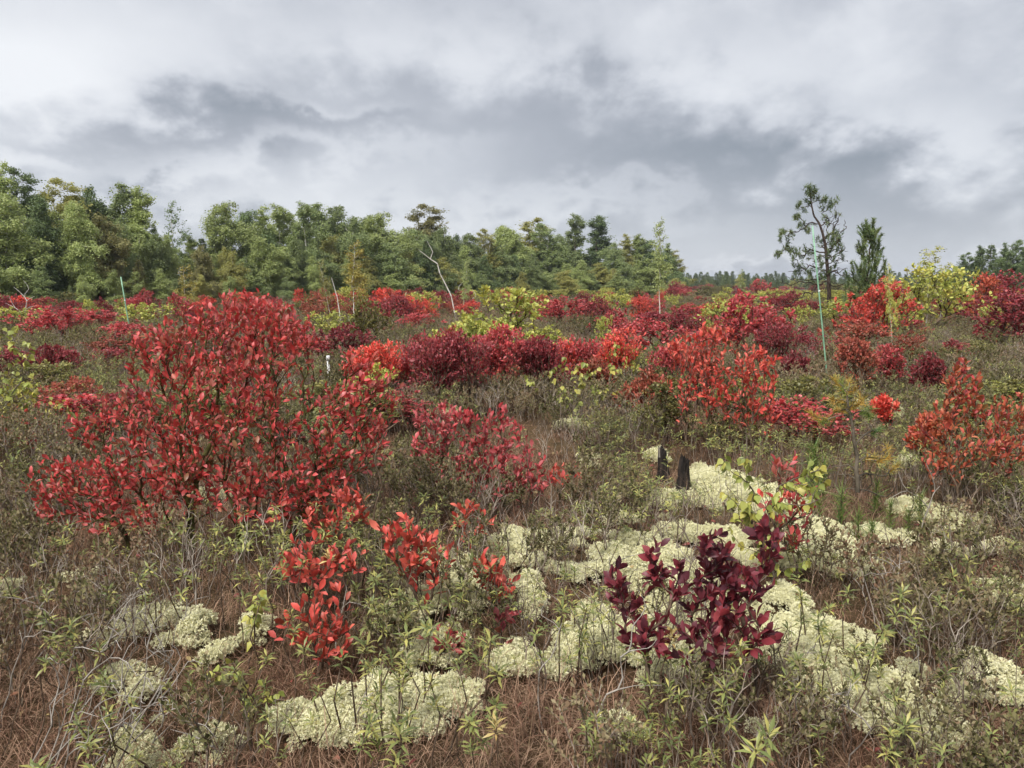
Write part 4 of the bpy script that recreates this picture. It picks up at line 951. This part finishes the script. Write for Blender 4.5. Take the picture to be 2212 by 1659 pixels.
# ------------------------------------------------------------------ the two pines standing on the bog, bare birches, seedling pines
def needles(tips, dirs, rng, n=34, l=0.13, sp=0.9):
    k = len(tips)
    pos = np.repeat(tips, n, 0) - np.repeat(dirs, n, 0) * rng.uniform(0, 1.4, (k * n, 1)) * l
    d = nrm(np.repeat(dirs, n, 0) + rng.normal(0, sp * .6, (k * n, 3)))
    return pos, d, rng.uniform(.6, 1.15, k * n) * l
def Z3(x, y): return 1415.7 + x * 0.36, 353.9 + y * 0.36
def big_pine():
    rng = np.random.default_rng(600)
    g = gpos(1789, 690); Y = g[1]; g[2] = float(gh(g[0], g[1]))
    root = thing('pine_tree', g, 'sparse dark pine with bare gnarled branches behind the tall green pole', 'tree')
    loc = lambda x, y, dy=0.0: at(*Z3(x, y), Y + dy) - g
    trunk = np.array([loc(1040, 935), loc(1040, 860), loc(1043, 780), loc(1040, 700), loc(1030, 600), loc(1022, 500), loc(1005, 420), loc(985, 360), loc(950, 310), loc(938, 250), loc(930, 190), loc(930, 140)])
    t = np.linspace(0, 1, len(trunk)); tt = np.linspace(0, 1, 40)
    trunk = np.stack([np.interp(tt, t, trunk[:, i]) for i in range(3)], 1)
    green = [(930, 118), (915, 135), (955, 135), (940, 155), (905, 165), (960, 165), (925, 180), (950, 190), (905, 210), (935, 215), (968, 195), (870, 235), (855, 245), (880, 262), (840, 300), (832, 318), (855, 310), (870, 350), (890, 350), (905, 372), (920, 380), (895, 385),
        (1008, 195), (1030, 205), (1055, 210), (1078, 215), (1000, 215), (1015, 265), (1045, 250), (1060, 240), (1085, 285), (1010, 310), (1025, 335), (760, 395), (745, 410), (760, 420), (812, 400), (822, 415), (800, 430), (755, 445), (785, 485), (770, 500), (800, 495), (735, 525), (745, 545), (730, 535), (835, 512), (845, 530), (800, 520), (830, 560), (865, 545),
        (905, 500), (925, 510), (915, 525), (940, 520), (895, 555), (1075, 385), (1065, 405), (1095, 405), (1105, 425), (1080, 430), (1060, 445), (1100, 455), (1105, 480), (1050, 480), (1075, 470), (1045, 420), (1095, 500), (1060, 510), (1080, 545), (1050, 550), (970, 440), (985, 470), (960, 560), (985, 545), (1000, 590), (880, 595), (860, 600), (820, 600), (850, 640), (900, 630), (930, 640), (960, 620), (870, 660), (940, 690), (980, 660), (1010, 640), (1120, 520), (1130, 545), (1080, 600), (1060, 620)]
    bare = [(1135, 575), (1120, 610), (1100, 590), (1130, 500), (1150, 640), (1090, 640), (790, 660), (820, 690), (760, 700), (860, 710), (800, 740), (880, 750), (740, 870), (800, 850), (770, 900), (860, 900), (880, 860), (900, 800), (930, 900), (850, 830), (940, 780), (1110, 680), (1140, 720), (1170, 660), (1090, 330), (1080, 360), (1070, 310), (960, 730), (985, 880), (1110, 560), (905, 700), (925, 740)]
    tg, gi = [], []
    for (x, y) in green: tg.append(loc(x, y, rng.normal(0, .45 if y > 350 else .2))); gi.append(1)
    for (x, y) in bare:
        for _ in range(2): tg.append(loc(x + rng.normal(0, 12), y + rng.normal(0, 10), rng.normal(0, .5))); gi.append(0)
    for _ in range(130):
        z = rng.uniform(0.8, 4.8); a = rng.uniform(0, 6.28); r = rng.uniform(.3, 1.5) * (1 - z / 7); tg.append(np.array([r * math.cos(a), r * math.sin(a), z + .3 * r])); gi.append(0)
    tg = np.array(tg); gi = np.array(gi)
    rng2 = np.random.default_rng(601)
    P, c, po = attach(trunk, tg, rng2, bf=.08, step=.12, wob=.03, bow=.5, down=1.0)
    V1, F1 = tubes([trunk], [np.interp(tt, [0, .12, .5, 1], [.13, .095, .06, .015])], 8)
    V2, F2 = skel_tubes(P, c, po, .011, .42, 4, .045)
    link('trunk', make_mesh('trunk', np.vstack([V1, V2]), None, np.vstack([F1, F2 + len(V1)]), [BARK_PINE], smooth=True), root)
    tips = np.array([P[i[-1]] for i in po]); dirs = nrm(np.array([P[i[-1]] - P[i[-2]] for i in po]) + np.array([0, 0, .12]))
    dist = np.min(np.linalg.norm(tips[:, None] - tg[gi == 1][None], axis=2), axis=1); ok = dist < .02
    tp, dd = tips[ok], dirs[ok]
    tp = np.concatenate([tp, tp + rng.normal(0, .07, tp.shape), tp + rng.normal(0, .09, tp.shape)]); dd = nrm(np.concatenate([dd] * 3) + rng.normal(0, .3, (len(tp), 3)) + (0, 0, .3))
    pos, d, l = needles(tp, dd, rng, 34, .19, 1.5)
    nd = link('needles', leaves_mesh('needles', T_NEEDLE, pos, d, rng.normal(0, 1, d.shape), l, GREENS['pine_green'], rng.random(len(pos)), 1.7), root); nd['kind'] = 'stuff'
def bog_pine(u, vb, vt, hw, label, seed, shoots=70, mat='pine_green'):
    rng = np.random.default_rng(seed); g = gpos(u, vb); Y = g[1]; g[2] = float(gh(g[0], g[1])); H = at(u, vt, Y)[2] - g[2]; W = hw * Y / FPX
    root = thing('pine_tree', g, label, 'tree')
    trunk = np.column_stack([np.cumsum(rng.normal(0, .006 * H, 24)), np.cumsum(rng.normal(0, .006 * H, 24)), np.linspace(-.05, H * .93, 24)])
    f = rng.uniform(.12, 1, shoots) ** .9; a = rng.uniform(0, 6.28, shoots); r = W * (1.05 - f) ** .6 * rng.uniform(.35, 1.1, shoots)
    tg = np.column_stack([r * np.cos(a), r * np.sin(a), H * np.clip(f * .93 + .05 * rng.random(shoots), 0, 1)])
    tg = np.vstack([tg, [trunk[-1] + (0, 0, H * .06)]])
    P, c, po = attach(trunk, tg, rng, bf=.1, step=.1, wob=.01, bow=.7, down=1.2)
    V1, F1 = tubes([trunk], [np.linspace(.022 * H, .004 * H, 24)], 6); V2, F2 = skel_tubes(P, c, po, .006, .35, 4, .03)
    link('trunk', make_mesh('trunk', np.vstack([V1, V2]), None, np.vstack([F1, F2 + len(V1)]), [BARK_PINE], smooth=True), root)
    pos, d = [], []
    for ids in po:                       # upright shoots clothed in needles
        q = P[ids[-1]]; up = nrm(P[ids[-1]] - P[ids[-2]] + np.array([0, 0, 1.6]) * np.linalg.norm(P[ids[-1]] - P[ids[-2]]))
        L = rng.uniform(.5, 1.1) * .11 * H; m = 110; s = rng.uniform(-.7, 1, m)[:, None]
        pos.append(q + up * L * s); d.append(nrm(up * .9 + rng.normal(0, .6, (m, 3))))
    pos = np.concatenate(pos); d = np.concatenate(d)
    nd = link('needles', leaves_mesh('needles', T_NEEDLE, pos, d, rng.normal(0, 1, d.shape), rng.uniform(.05, .08, len(pos)) * max(.8, H / 1.7), GREENS[mat], rng.random(len(pos)), 2.4), root); nd['kind'] = 'stuff'
big_pine()
bog_pine(1868, 700, 488, 56, 'young dark green pine with upright shoots right of the sparse pine', 610, 110)
NEEDLE_NEAR = leaf_mat('pine_needles_near', [S(62, 92, 50), S(96, 120, 60), S(122, 136, 66), S(146, 140, 66)], trans=.1)
NEEDLE_YELL = leaf_mat('pine_needles_yellow', [S(112, 122, 60), S(160, 142, 66), S(184, 140, 62), S(150, 148, 76)], trans=.1)
def pine_sapling():
    rng = np.random.default_rng(620); g = gpos(1865, 1140); Y = g[1]; g[2] = float(gh(g[0], g[1]))
    root = thing('pine_sapling', g, 'scrawny pine sapling with bent bare branches and yellowing needles', 'sapling')
    zz = lambda x, y, dy=0.0: at(1600 * .8848 + x * .36, 750 * .8848 + y * .36, Y + dy) - g
    tr = np.array([zz(1215, 1110), zz(1215, 1050), zz(1205, 980), zz(1212, 900), zz(1192, 800), zz(1185, 720), zz(1168, 640), zz(1155, 580), zz(1150, 520)]); tt = np.linspace(0, 1, 30)
    tr = np.stack([np.interp(tt, np.linspace(0, 1, 9), tr[:, i]) for i in range(3)], 1)
    green = [(1090, 450), (1165, 450), (1120, 470), (1190, 500), (1085, 560), (1210, 590), (1270, 620), (1280, 650), (950, 650), (1030, 670), (1010, 690), (1330, 740), (1380, 910), (1390, 850), (1300, 900), (1440, 960), (1100, 620), (1240, 560)]
    bare = [(1130, 720), (1290, 770), (1320, 890), (1260, 690), (1340, 1010), (1400, 1050), (1120, 1090), (1050, 960), (1440, 1080), (1300, 1060), (1080, 1000), (1350, 1130)]
    tg = np.array([zz(x, y, rng.normal(0, .12)) for x, y in green + bare])
    P, c, po = attach(tr, tg, rng, bf=.05, step=.05, wob=.012, bow=.4, down=.7)
    V1, F1 = tubes([tr], [np.linspace(.016, .006, 30)], 7); V2, F2 = skel_tubes(P, c, po, .0035, .4, 5, .012)
    link('trunk', make_mesh('trunk', np.vstack([V1, V2]), None, np.vstack([F1, F2 + len(V1)]), [BARK_DARK], smooth=True), root)
    gt = tg[:len(green)]
    for ids in po:
        q = P[ids[-1]]
        k = np.argmin(np.linalg.norm(gt - q, axis=1))
        if np.linalg.norm(gt[k] - q) > .01: continue
        dd = nrm(q - P[ids[-2]] + np.array([0, 0, .02])); pos, d, l = needles(q[None] + dd * .03, dd[None], rng, 90, .07, 1.2)
        o = link('needle_tuft', leaves_mesh('needle_tuft', T_NEEDLE, pos, d, rng.normal(0, 1, d.shape), l, NEEDLE_YELL if rng.random() < .7 else NEEDLE_NEAR, rng.random(len(pos)), .9), root)
pine_sapling()
def pine_seedlings():
    rng = np.random.default_rng(640); kinds = []
    for k in range(3):
        n = 150; s = rng.uniform(.1, 1, n); pos = np.column_stack([rng.normal(0, .004, (n, 2)), s * .16]); d = nrm(rng.normal(0, .55, (n, 3)) + (0, 0, .8))
        V, F = tubes([np.array([[0, 0, -.02], [.004, 0, .08], [0, .003, .165]])], [np.array([.005, .004, .002])], 5)
        kinds.append((make_mesh('stem', V, None, F, [BARK]), leaves_mesh('needles', T_NEEDLE, pos, d, rng.normal(0, 1, d.shape), rng.uniform(.05, .085, n), NEEDLE_NEAR, rng.random(n), .6)))
    spots = [(1755, 1060, 1.5), (1745, 1090, 1.3), (1775, 1085, 1.2), (1815, 1145, 1.2), (1760, 1150, 1.3), (1890, 1120, 1.1), (1920, 1150, 1), (1985, 1140, 1.1), (1960, 1160, .9), (1850, 1190, 1), (1880, 1200, .9), (1730, 1120, .9), (1415, 800, 2.4), (1280, 760, 2.2), (1730, 775, 2.5), (1600, 910, 1.3), (1785, 885, 1.6), (1800, 880, 1.4)]
    for (u, v, s) in spots:
        s *= 1.35; g = gpos(u, v); g[2] = float(gh(g[0], g[1])); st, nd = kinds[int(rng.integers(3))]
        l = 'green pine seedling tuft around the scrawny pine sapling' if v > 1000 else 'green pine seedling tuft between mid distance bushes'
        r = thing('pine_seedling', g, l, 'seedling', 'pine seedlings near the sapling' if v > 1000 else 'pine seedlings between the bushes', rng.uniform(0, 6)); r.scale = (s,) * 3
        link('stem', st, r); f = link('needles', nd, r); f['kind'] = 'stuff'
pine_seedlings()
def bare_woody(name, base, tips, label, mat, seed, r_tip=.002, power=.45, bf=.1, cat='dead shrub', group=None, step=.07, nb=1, spread=.02, extra=None, wob=.005, bow=.3):
    rng = np.random.default_rng(seed); g = gpos(*base); Y = g[1]; g[2] = float(gh(g[0], g[1])); root = thing(name, g, label, cat, group)
    tg = np.array([at(u, v, Y + dy) - g for (u, v, dy) in [(t + (0.0,))[:3] for t in tips]])
    bs = np.column_stack([rng.normal(0, spread, (nb, 2)), np.full(nb, -.03)])
    P, c, po = attach(bs, tg, rng, bf=bf, step=step, wob=wob, bow=bow, down=1.5)
    V, F = skel_tubes(P, c, po, r_tip, power, 5, .08)
    link('stems', make_mesh('stems', V, None, F, [mat], smooth=True), root); return root
def bare_things():
    rng = np.random.default_rng(650)
    bare_woody('bare_birch', (46, 700), [(u, v) for u, v in [(30, 620), (50, 605), (62, 625), (75, 640), (20, 640), (42, 630), (80, 660), (12, 655), (58, 650)]], 'bare white birch shrub at the wood edge left of the short green pole', BARK_BIRCH, 1, .008, .5, .25, 'dead tree', step=.3, nb=2, spread=.1)
    bare_woody('bare_birch', (985, 690), [(922, 520), (935, 545), (950, 590), (930, 560), (905, 540), (975, 640), (945, 570)], 'leaning white birch trunk nearly bare at the wood edge', BARK_BIRCH, 2, .014, .45, .02, 'dead tree', step=.4, bow=.06)
    bare_woody('bare_birch', (1012, 668), [(1000, 610), (1020, 625), (990, 625), (1006, 640), (1028, 640)], 'short bare pale birch stump shoots beside the leaning birch trunk', BARK_BIRCH, 3, .012, .45, .1, 'dead tree', step=.3)
    bare_woody('bare_birch', (740, 712), [(716, 600), (722, 620), (728, 640)], 'thin leaning white birch stem before the wood', BARK_BIRCH, 4, .012, .45, .02, 'dead tree', step=.4, bow=.06)
    bare_woody('dead_twig', (1178, 1650), [(1186, 1290), (1170, 1330), (1205, 1370), (1150, 1400), (1190, 1420), (1215, 1345), (1165, 1450)], 'tall pale bare twig left of the burgundy bush', BARK_GREY, 5, .0012, .4, .02)
    bare_woody('dead_twig', (1370, 1665), [(1375, 1270), (1395, 1310), (1350, 1330), (1400, 1400), (1340, 1420), (1420, 1380), (1365, 1360), (1310, 1500), (1430, 1480), (1290, 1560), (1385, 1330)], 'branching grey twig standing before the burgundy bush', BARK_GREY, 6, .0013, .4, .03)
    bare_woody('dead_twig', (1985, 1150), [(1940, 1020), (2000, 1000), (2030, 1050), (1960, 1060), (2015, 1070), (1925, 1075)], 'forked bare twig below the orange bush', BARK_GREY, 7, .0025, .4, .04)
    bare_woody('twig_spray', (795, 1330), [(835, 930), (850, 860), (810, 1000), (870, 905), (825, 1050)], 'long arching reddish stem rising from the scarlet shoots', BARK, 8, .0025, .4, .02)
    for i in range(64):                      # leaning grey twigs on the left and elsewhere
        if i < 30: u, v = rng.uniform(-40, 260), rng.uniform(1480, 1750)
        else: u, v = rng.uniform(280, 2200), rng.uniform(1230, 1700)
        k = 8; tips = []
        lean = rng.uniform(60, 260) if i < 30 else rng.uniform(-70, 70); hh = rng.uniform(150, 300) * (.8 if i >= 30 else 1.1)
        for _ in range(k): f = rng.uniform(.5, 1); tips.append((u + lean * f + rng.normal(0, 28), v - hh * f + rng.normal(0, 18), rng.normal(0, .08)))
        lab, grp = (('long leaning grey twig in the bare scrub left of the lichen patches', 'leaning grey twigs') if i < 30 else ('thin bare grey twig sticking up among the heath and lichen', 'bare grey twigs in the heath'))
        bare_woody('dead_twig', (u, v), tips, lab, BARK_GREY if rng.random() < .75 else BARK, 700 + i, .0012, .36, .08, group=grp, nb=2, spread=.02)
bare_things()

# ------------------------------------------------------------------ Labrador tea
def tea_place(x, y):
    best = None
    for o in NAMED:
        d = math.hypot(o[1] - x, o[2] - y)
        if d < 0.75 and (best is None or d < best[0]): best = (d, o[0])
    if best: return 'at the foot of the ' + best[1]
    if lichen_f(np.array([x]), np.array([y]))[0] > .05: return 'standing in pale lichen'
    return 'in brown sedge' if y < 4.5 else 'in grey heath before the coral red bush' if y < 9 else 'in the far heath'
NAMED = [(n, *gpos(*p)[:2]) for n, p in (('largest red bush', (535, 1215)), ('largest red bush', (300, 1230)), ('rounded crimson bush', (1040, 1115)), ('burgundy purple bush', (1500, 1600)), ('tangled birch sapling', (1660, 1330)), ('orange bush', (2065, 1100)),
         ('coral red bush', (1565, 985)), ('scarlet shoots', (690, 1390)), ('tall scarlet shoots', (890, 1400)), ('low scarlet sprigs', (690, 1500)), ('scrawny pine sapling', (1865, 1140)), ('charred stumps', (1460, 1060)))]
def labrador_tea():
    rng = np.random.default_rng(800); stems, whorls, lows = [], [], []
    for k in range(4):
        p = np.array([[0, 0, -.03], [rng.normal(0, .01), rng.normal(0, .01), .10], [rng.normal(0, .02), rng.normal(0, .02), .22], [0, 0, .34]])
        V, F = tubes([p], [np.array([.0035, .003, .0025, .002])], 5); stems.append(make_mesh('stem', V, None, F, [BARK]))
    def whorl(n, l, drop, mat):
        a = np.arange(n) * 2.4 + rng.normal(0, .2, n); e = rng.normal(drop, .28, n) + .5 * (np.arange(n) / n)
        d = np.column_stack([np.cos(a) * np.cos(e), np.sin(a) * np.cos(e), np.sin(e)])
        pos = np.column_stack([np.zeros((n, 2)), -np.arange(n)[::-1] / n * .035])
        return leaves_mesh('leaf_whorl', T_NARROW, pos, d, np.tile([0, 0, 1.], (n, 1)) + rng.normal(0, .25, (n, 3)), rng.uniform(.75, 1.2, n) * l, mat, rng.random(n), 1.25)
    for k in range(5): whorls.append(whorl(int(rng.integers(11, 17)), .046, .05, LEDUM))
    dry = whorl(22, .05, .2, LEDUM_DRY)
    spots = [(120, 1365, 1), (155, 1345, 1), (70, 1400, 1), (90, 1300, .8), (140, 1470, .9), (110, 1640, 1), (60, 1600, 1), (230, 1640, 1), (180, 1600, 1), (345, 1290, 1), (380, 1270, 1), (330, 1260, 1), (450, 1220, 1), (480, 1250, 1), (520, 1300, 1), (410, 1180, 1), (560, 1340, 1), (610, 1240, 1),
      (590, 1290, 1), (750, 1450, 1.1), (730, 1475, 1), (800, 1420, 1), (850, 1460, 1.1), (900, 1400, 1), (965, 1450, 1.25), (905, 1420, 1), (840, 1570, 1.1), (790, 1620, 1), (860, 1650, 1.1), (830, 1530, 1), (690, 1440, 1), (880, 1310, 1), (930, 1330, 1), (1600, 1560, 1.2), (1610, 1600, 1.1), (1590, 1440, 1.1), (1440, 1440, 1),
      (1750, 1270, 1), (1790, 1330, 1), (1830, 1300, 1), (1720, 1310, 1), (1770, 1380, 1), (1860, 1350, 1), (1900, 1330, 1), (1950, 1260, 1), (2000, 1340, 1), (1940, 1400, 1), (1980, 1210, 1), (2050, 1320, 1), (1690, 1440, 1), (1840, 1420, 1), (2060, 1260, 1), (1350, 1190, .9), (1250, 1110, .9), (1290, 1130, .9), (1200, 1090, .9), (1170, 1120, .9), (1320, 1080, .9), (1400, 1000, 1),
      (1480, 940, 1), (1530, 950, 1), (1590, 930, 1), (1640, 960, 1), (1690, 950, 1), (1740, 930, 1), (1440, 940, 1), (1350, 930, 1), (1300, 920, 1), (1780, 960, 1), (1840, 930, 1), (1900, 990, 1), (1960, 1040, 1), (1610, 1010, 1), (960, 1140, 1), (1000, 1160, 1), (920, 1110, 1), (880, 1080, 1), (570, 1180, 1), (500, 1180, 1), (640, 1200, 1)]
    for _ in range(170):
        v = rng.uniform(880, 1640); u = rng.uniform(-20, 2230); spots.append((u, v, rng.uniform(.75, 1.05)))
    for i, (u, v, s) in enumerate(spots):
        # the pixel is the leafy tip, about 0.34 m above the bog
        d = ray(u, v); t = (CAM_H - .34 * s) / -d[2]; x, y = d[0] * t, d[1] * t
        if i >= 82 and lichen_f(np.array([x]), np.array([y]))[0] > .25 and rng.random() < .7: continue
        yellowish = rng.random() < .2
        dryp = i in (36,) or (i >= 82 and rng.random() < .03)
        where = tea_place(x, y)
        lab = 'straw coloured dried rosette on a thin stem ' + where if dryp else 'Labrador tea stem with narrow green leaves ' + where
        r = thing('labrador_tea', (x, y, float(gh(x, y))), lab, 'plant', ('dried rosettes ' if dryp else 'Labrador tea plants ') + where, rng.uniform(0, 6.28))
        r.rotation_euler = (rng.normal(0, .15), rng.normal(0, .15), rng.uniform(0, 6.28)); r.scale = (s,) * 3
        link('stem', stems[int(rng.integers(4))], r)
        w = link('leaf_whorl', dry if dryp else whorls[int(rng.integers(5))], r, (0, 0, .345)); w.rotation_euler = (0, 0, rng.uniform(0, 6))
        if not dryp:
            w = link('leaf_whorl', whorls[int(rng.integers(5))], r, (rng.normal(0, .015), rng.normal(0, .015), rng.uniform(.22, .29))); w.scale = (.9, .9, .9); w.rotation_euler = (rng.normal(0, .3), rng.normal(0, .3), 1)
labrador_tea()

# ------------------------------------------------------------------ poles, pipe, stake, stumps
def lathe(name, prof, mat, parent, n=16, tip=None):
    P = np.array([[0, 0, z] for _, z in prof], float)
    if tip is not None: P[:, :2] = np.array(tip) * ((P[:, 2:3] - P[0, 2]) / (P[-1, 2] - P[0, 2]))
    a = np.arange(n) * 2 * math.pi / n; V = []
    for p, (r, z) in zip(P, prof): V.append(np.column_stack([p[0] + r * np.cos(a), p[1] + r * np.sin(a), np.full(n, z)]))
    k = len(prof); V = np.concatenate(V); i = np.arange(k - 1)[:, None] * n; j = np.arange(n)[None]; j2 = (j + 1) % n
    F = np.stack([i + j, i + j2, i + n + j2, i + n + j], -1).reshape(-1, 4)
    V = np.vstack([V, [P[-1]]]); F3 = np.array([[(k - 1) * n + q, (k - 1) * n + (q + 1) % n, len(V) - 1] for q in range(n)])
    return link(name, make_mesh(name, V, F3, F, [mat], smooth=True), parent)
GREENPOLE = noise_mat('green_fibreglass', [S(112, 156, 126), S(136, 180, 148), S(156, 194, 166)], 3, rough=.45, spec=.4)
PVC = noise_mat('white_pvc', [S(206, 206, 206), S(226, 226, 226), S(234, 234, 234)], 6, rough=.35, spec=.5)
WOOD = noise_mat('weathered_stake', [S(120, 104, 84), S(156, 138, 114), S(176, 160, 138)], 8, stretch=(3, 3, .5), bump=.3)
CHAR = noise_mat('charred_wood', [S(22, 19, 18), S(38, 33, 30), S(62, 54, 48), S(30, 26, 24)], 7, stretch=(3, 3, .6), bump=.8, rough=.9)
ASHWOOD = noise_mat('bleached_wood', [S(90, 82, 74), S(140, 132, 122), S(176, 168, 156)], 9, stretch=(3, 3, .5), bump=.6)
def pole(base, top, r, label, tapec=None):
    g = gpos(*base); g[2] = float(gh(g[0], g[1])); t = at(*top, g[1]) - g
    root = thing('marker_pole', g, label, 'pole')
    lathe('rod', [(r, -.1), (r, t[2] * .33), (r * .97, t[2] * .66), (r * .9, t[2])], GREENPOLE, root, 12, (t[0], t[1]))
    q = t * 0.64
    c = lathe('clip', [(r * 1.25, -.012), (r * 1.45, -.006), (r * 1.45, .006), (r * 1.25, .012)], PVC, root, 12); c.location = (q[0], q[1], q[2])
pole((1795, 862), (1755, 488), .0105, 'tall thin pale green pole leaning before the sparse pine')
pole((286, 745), (261, 598), .017, 'short thin pale green pole leaning behind the largest red bush')
def small_props():
    g = gpos(712, 868); g[2] = float(gh(g[0], g[1])); h = at(712, 768, g[1])[2] - g[2]
    r = thing('standpipe', g, 'white plastic pipe with cap upright behind the largest red bush', 'pipe')
    lathe('pipe', [(.021, -.1), (.021, h - .03)], PVC, r)
    lathe('cap', [(.024, h - .06), (.027, h - .055), (.027, h - .012), (.024, h - .002), (.012, h)], PVC, r)
    g = gpos(878, 690); g[2] = float(gh(g[0], g[1])); h = at(878, 632, g[1])[2] - g[2]
    r = thing('wooden_stake', g, 'thin weathered wooden stake before the wood', 'stake')
    w = .028; V = np.array([(x, y, z) for z, k in ((-.1, 1), (h * .5, 1), (h - .06, 1), (h, .55)) for x, y in ((-w * k, -w * k), (w * k, -w * k), (w * k, w * k), (-w * k, w * k))]) + 0
    F = [(4 * i + j, 4 * i + (j + 1) % 4, 4 * i + 4 + (j + 1) % 4, 4 * i + 4 + j) for i in range(3) for j in range(4)] + [(12, 13, 14, 15)]
    link('post', make_mesh('post', V, None, F, [WOOD]), r)
    rng = np.random.default_rng(900)
    for (u, v, vt, rad, lab, sd) in [(1476, 1072, 985, .05, 'black charred stump with jagged top beside pale lichen', 1), (1434, 1040, 965, .042, 'charred leaning stump with bleached splintered tip', 2)]:
        g = gpos(u, v); g[2] = float(gh(g[0], g[1])); h = at(u, vt, g[1])[2] - g[2]
        r = thing('charred_stump', g, lab, 'stump'); n = 14; a = np.arange(n) * 2 * math.pi / n; V = []
        prof = [(1.7, -.05), (1.35, .02), (1.05, h * .25), (.85, h * .5), (.7, h * .72), (.5, h * .88)]
        for (k, z) in prof: V.append(np.column_stack([rad * k * np.cos(a) * (1 + .22 * vnoise(a * 2, a * 0 + z * 8 + sd, 3)) + (.10 if sd == 2 else .01) * -z, rad * k * np.sin(a) * (1 + .2 * vnoise(a * 2 + 7, a * 0 + z * 8, 4)), np.full(n, z) + (rng.uniform(-.02, .06, n) if z > h * .6 else 0)]))
        V = np.concatenate(V); i = np.arange(5)[:, None] * n; j = np.arange(n)[None]; j2 = (j + 1) % n
        F = np.stack([i + j, i + j2, i + n + j2, i + n + j], -1).reshape(-1, 4); V = np.vstack([V, [[0, 0, h * .75]]]); F3 = np.array([[5 * n + q, 5 * n + (q + 1) % n, len(V) - 1] for q in range(n)])
        link('trunk', make_mesh('trunk', V, F3, F, [CHAR], smooth=False), r)
        # bleached splinters at the break
        pl, rd = [], []
        for q in range(4):
            b = np.array([rng.normal(0, rad * .3) - (.10 * h * .8 if sd == 2 else 0), rng.normal(0, rad * .3), h * .7]); pl.append(np.array([b, b + (rng.normal(0, .01), 0, h * .2), b + (rng.normal(0, .02) - .03 * (sd == 2), 0, h * rng.uniform(.25, .36))])); rd.append(np.array([.012, .008, .002]))
        V, F = tubes(pl, rd, 4); link('splinters', make_mesh('splinters', V, None, F, [ASHWOOD if sd == 2 else CHAR]), r)
small_props()

# ------------------------------------------------------------------ the air between the bog and the far hills
def build_haze():
    m, N, L = nodes_mat('haze_air')
    v = N.new('ShaderNodeVolumePrincipled'); v.inputs['Color'].default_value = (.78, .84, .95, 1); v.inputs['Density'].default_value = 0.00032
    o = N.new('ShaderNodeOutputMaterial'); L.new(v.outputs[0], o.inputs['Volume'])
    x, z0, z1 = 6600.0, -2.0, 48.0
    V = np.array([(a, b, c) for c in (z0, z1) for a, b in ((-x, -x), (x, -x), (x, x), (-x, x))])
    F = [(3, 2, 1, 0), (4, 5, 6, 7), (0, 1, 5, 4), (1, 2, 6, 5), (2, 3, 7, 6), (3, 0, 4, 7)]
    tag(link('haze', make_mesh('haze', V, None, F, [m])), 'thin pale haze in the air over the bog', kind='stuff')
build_haze()
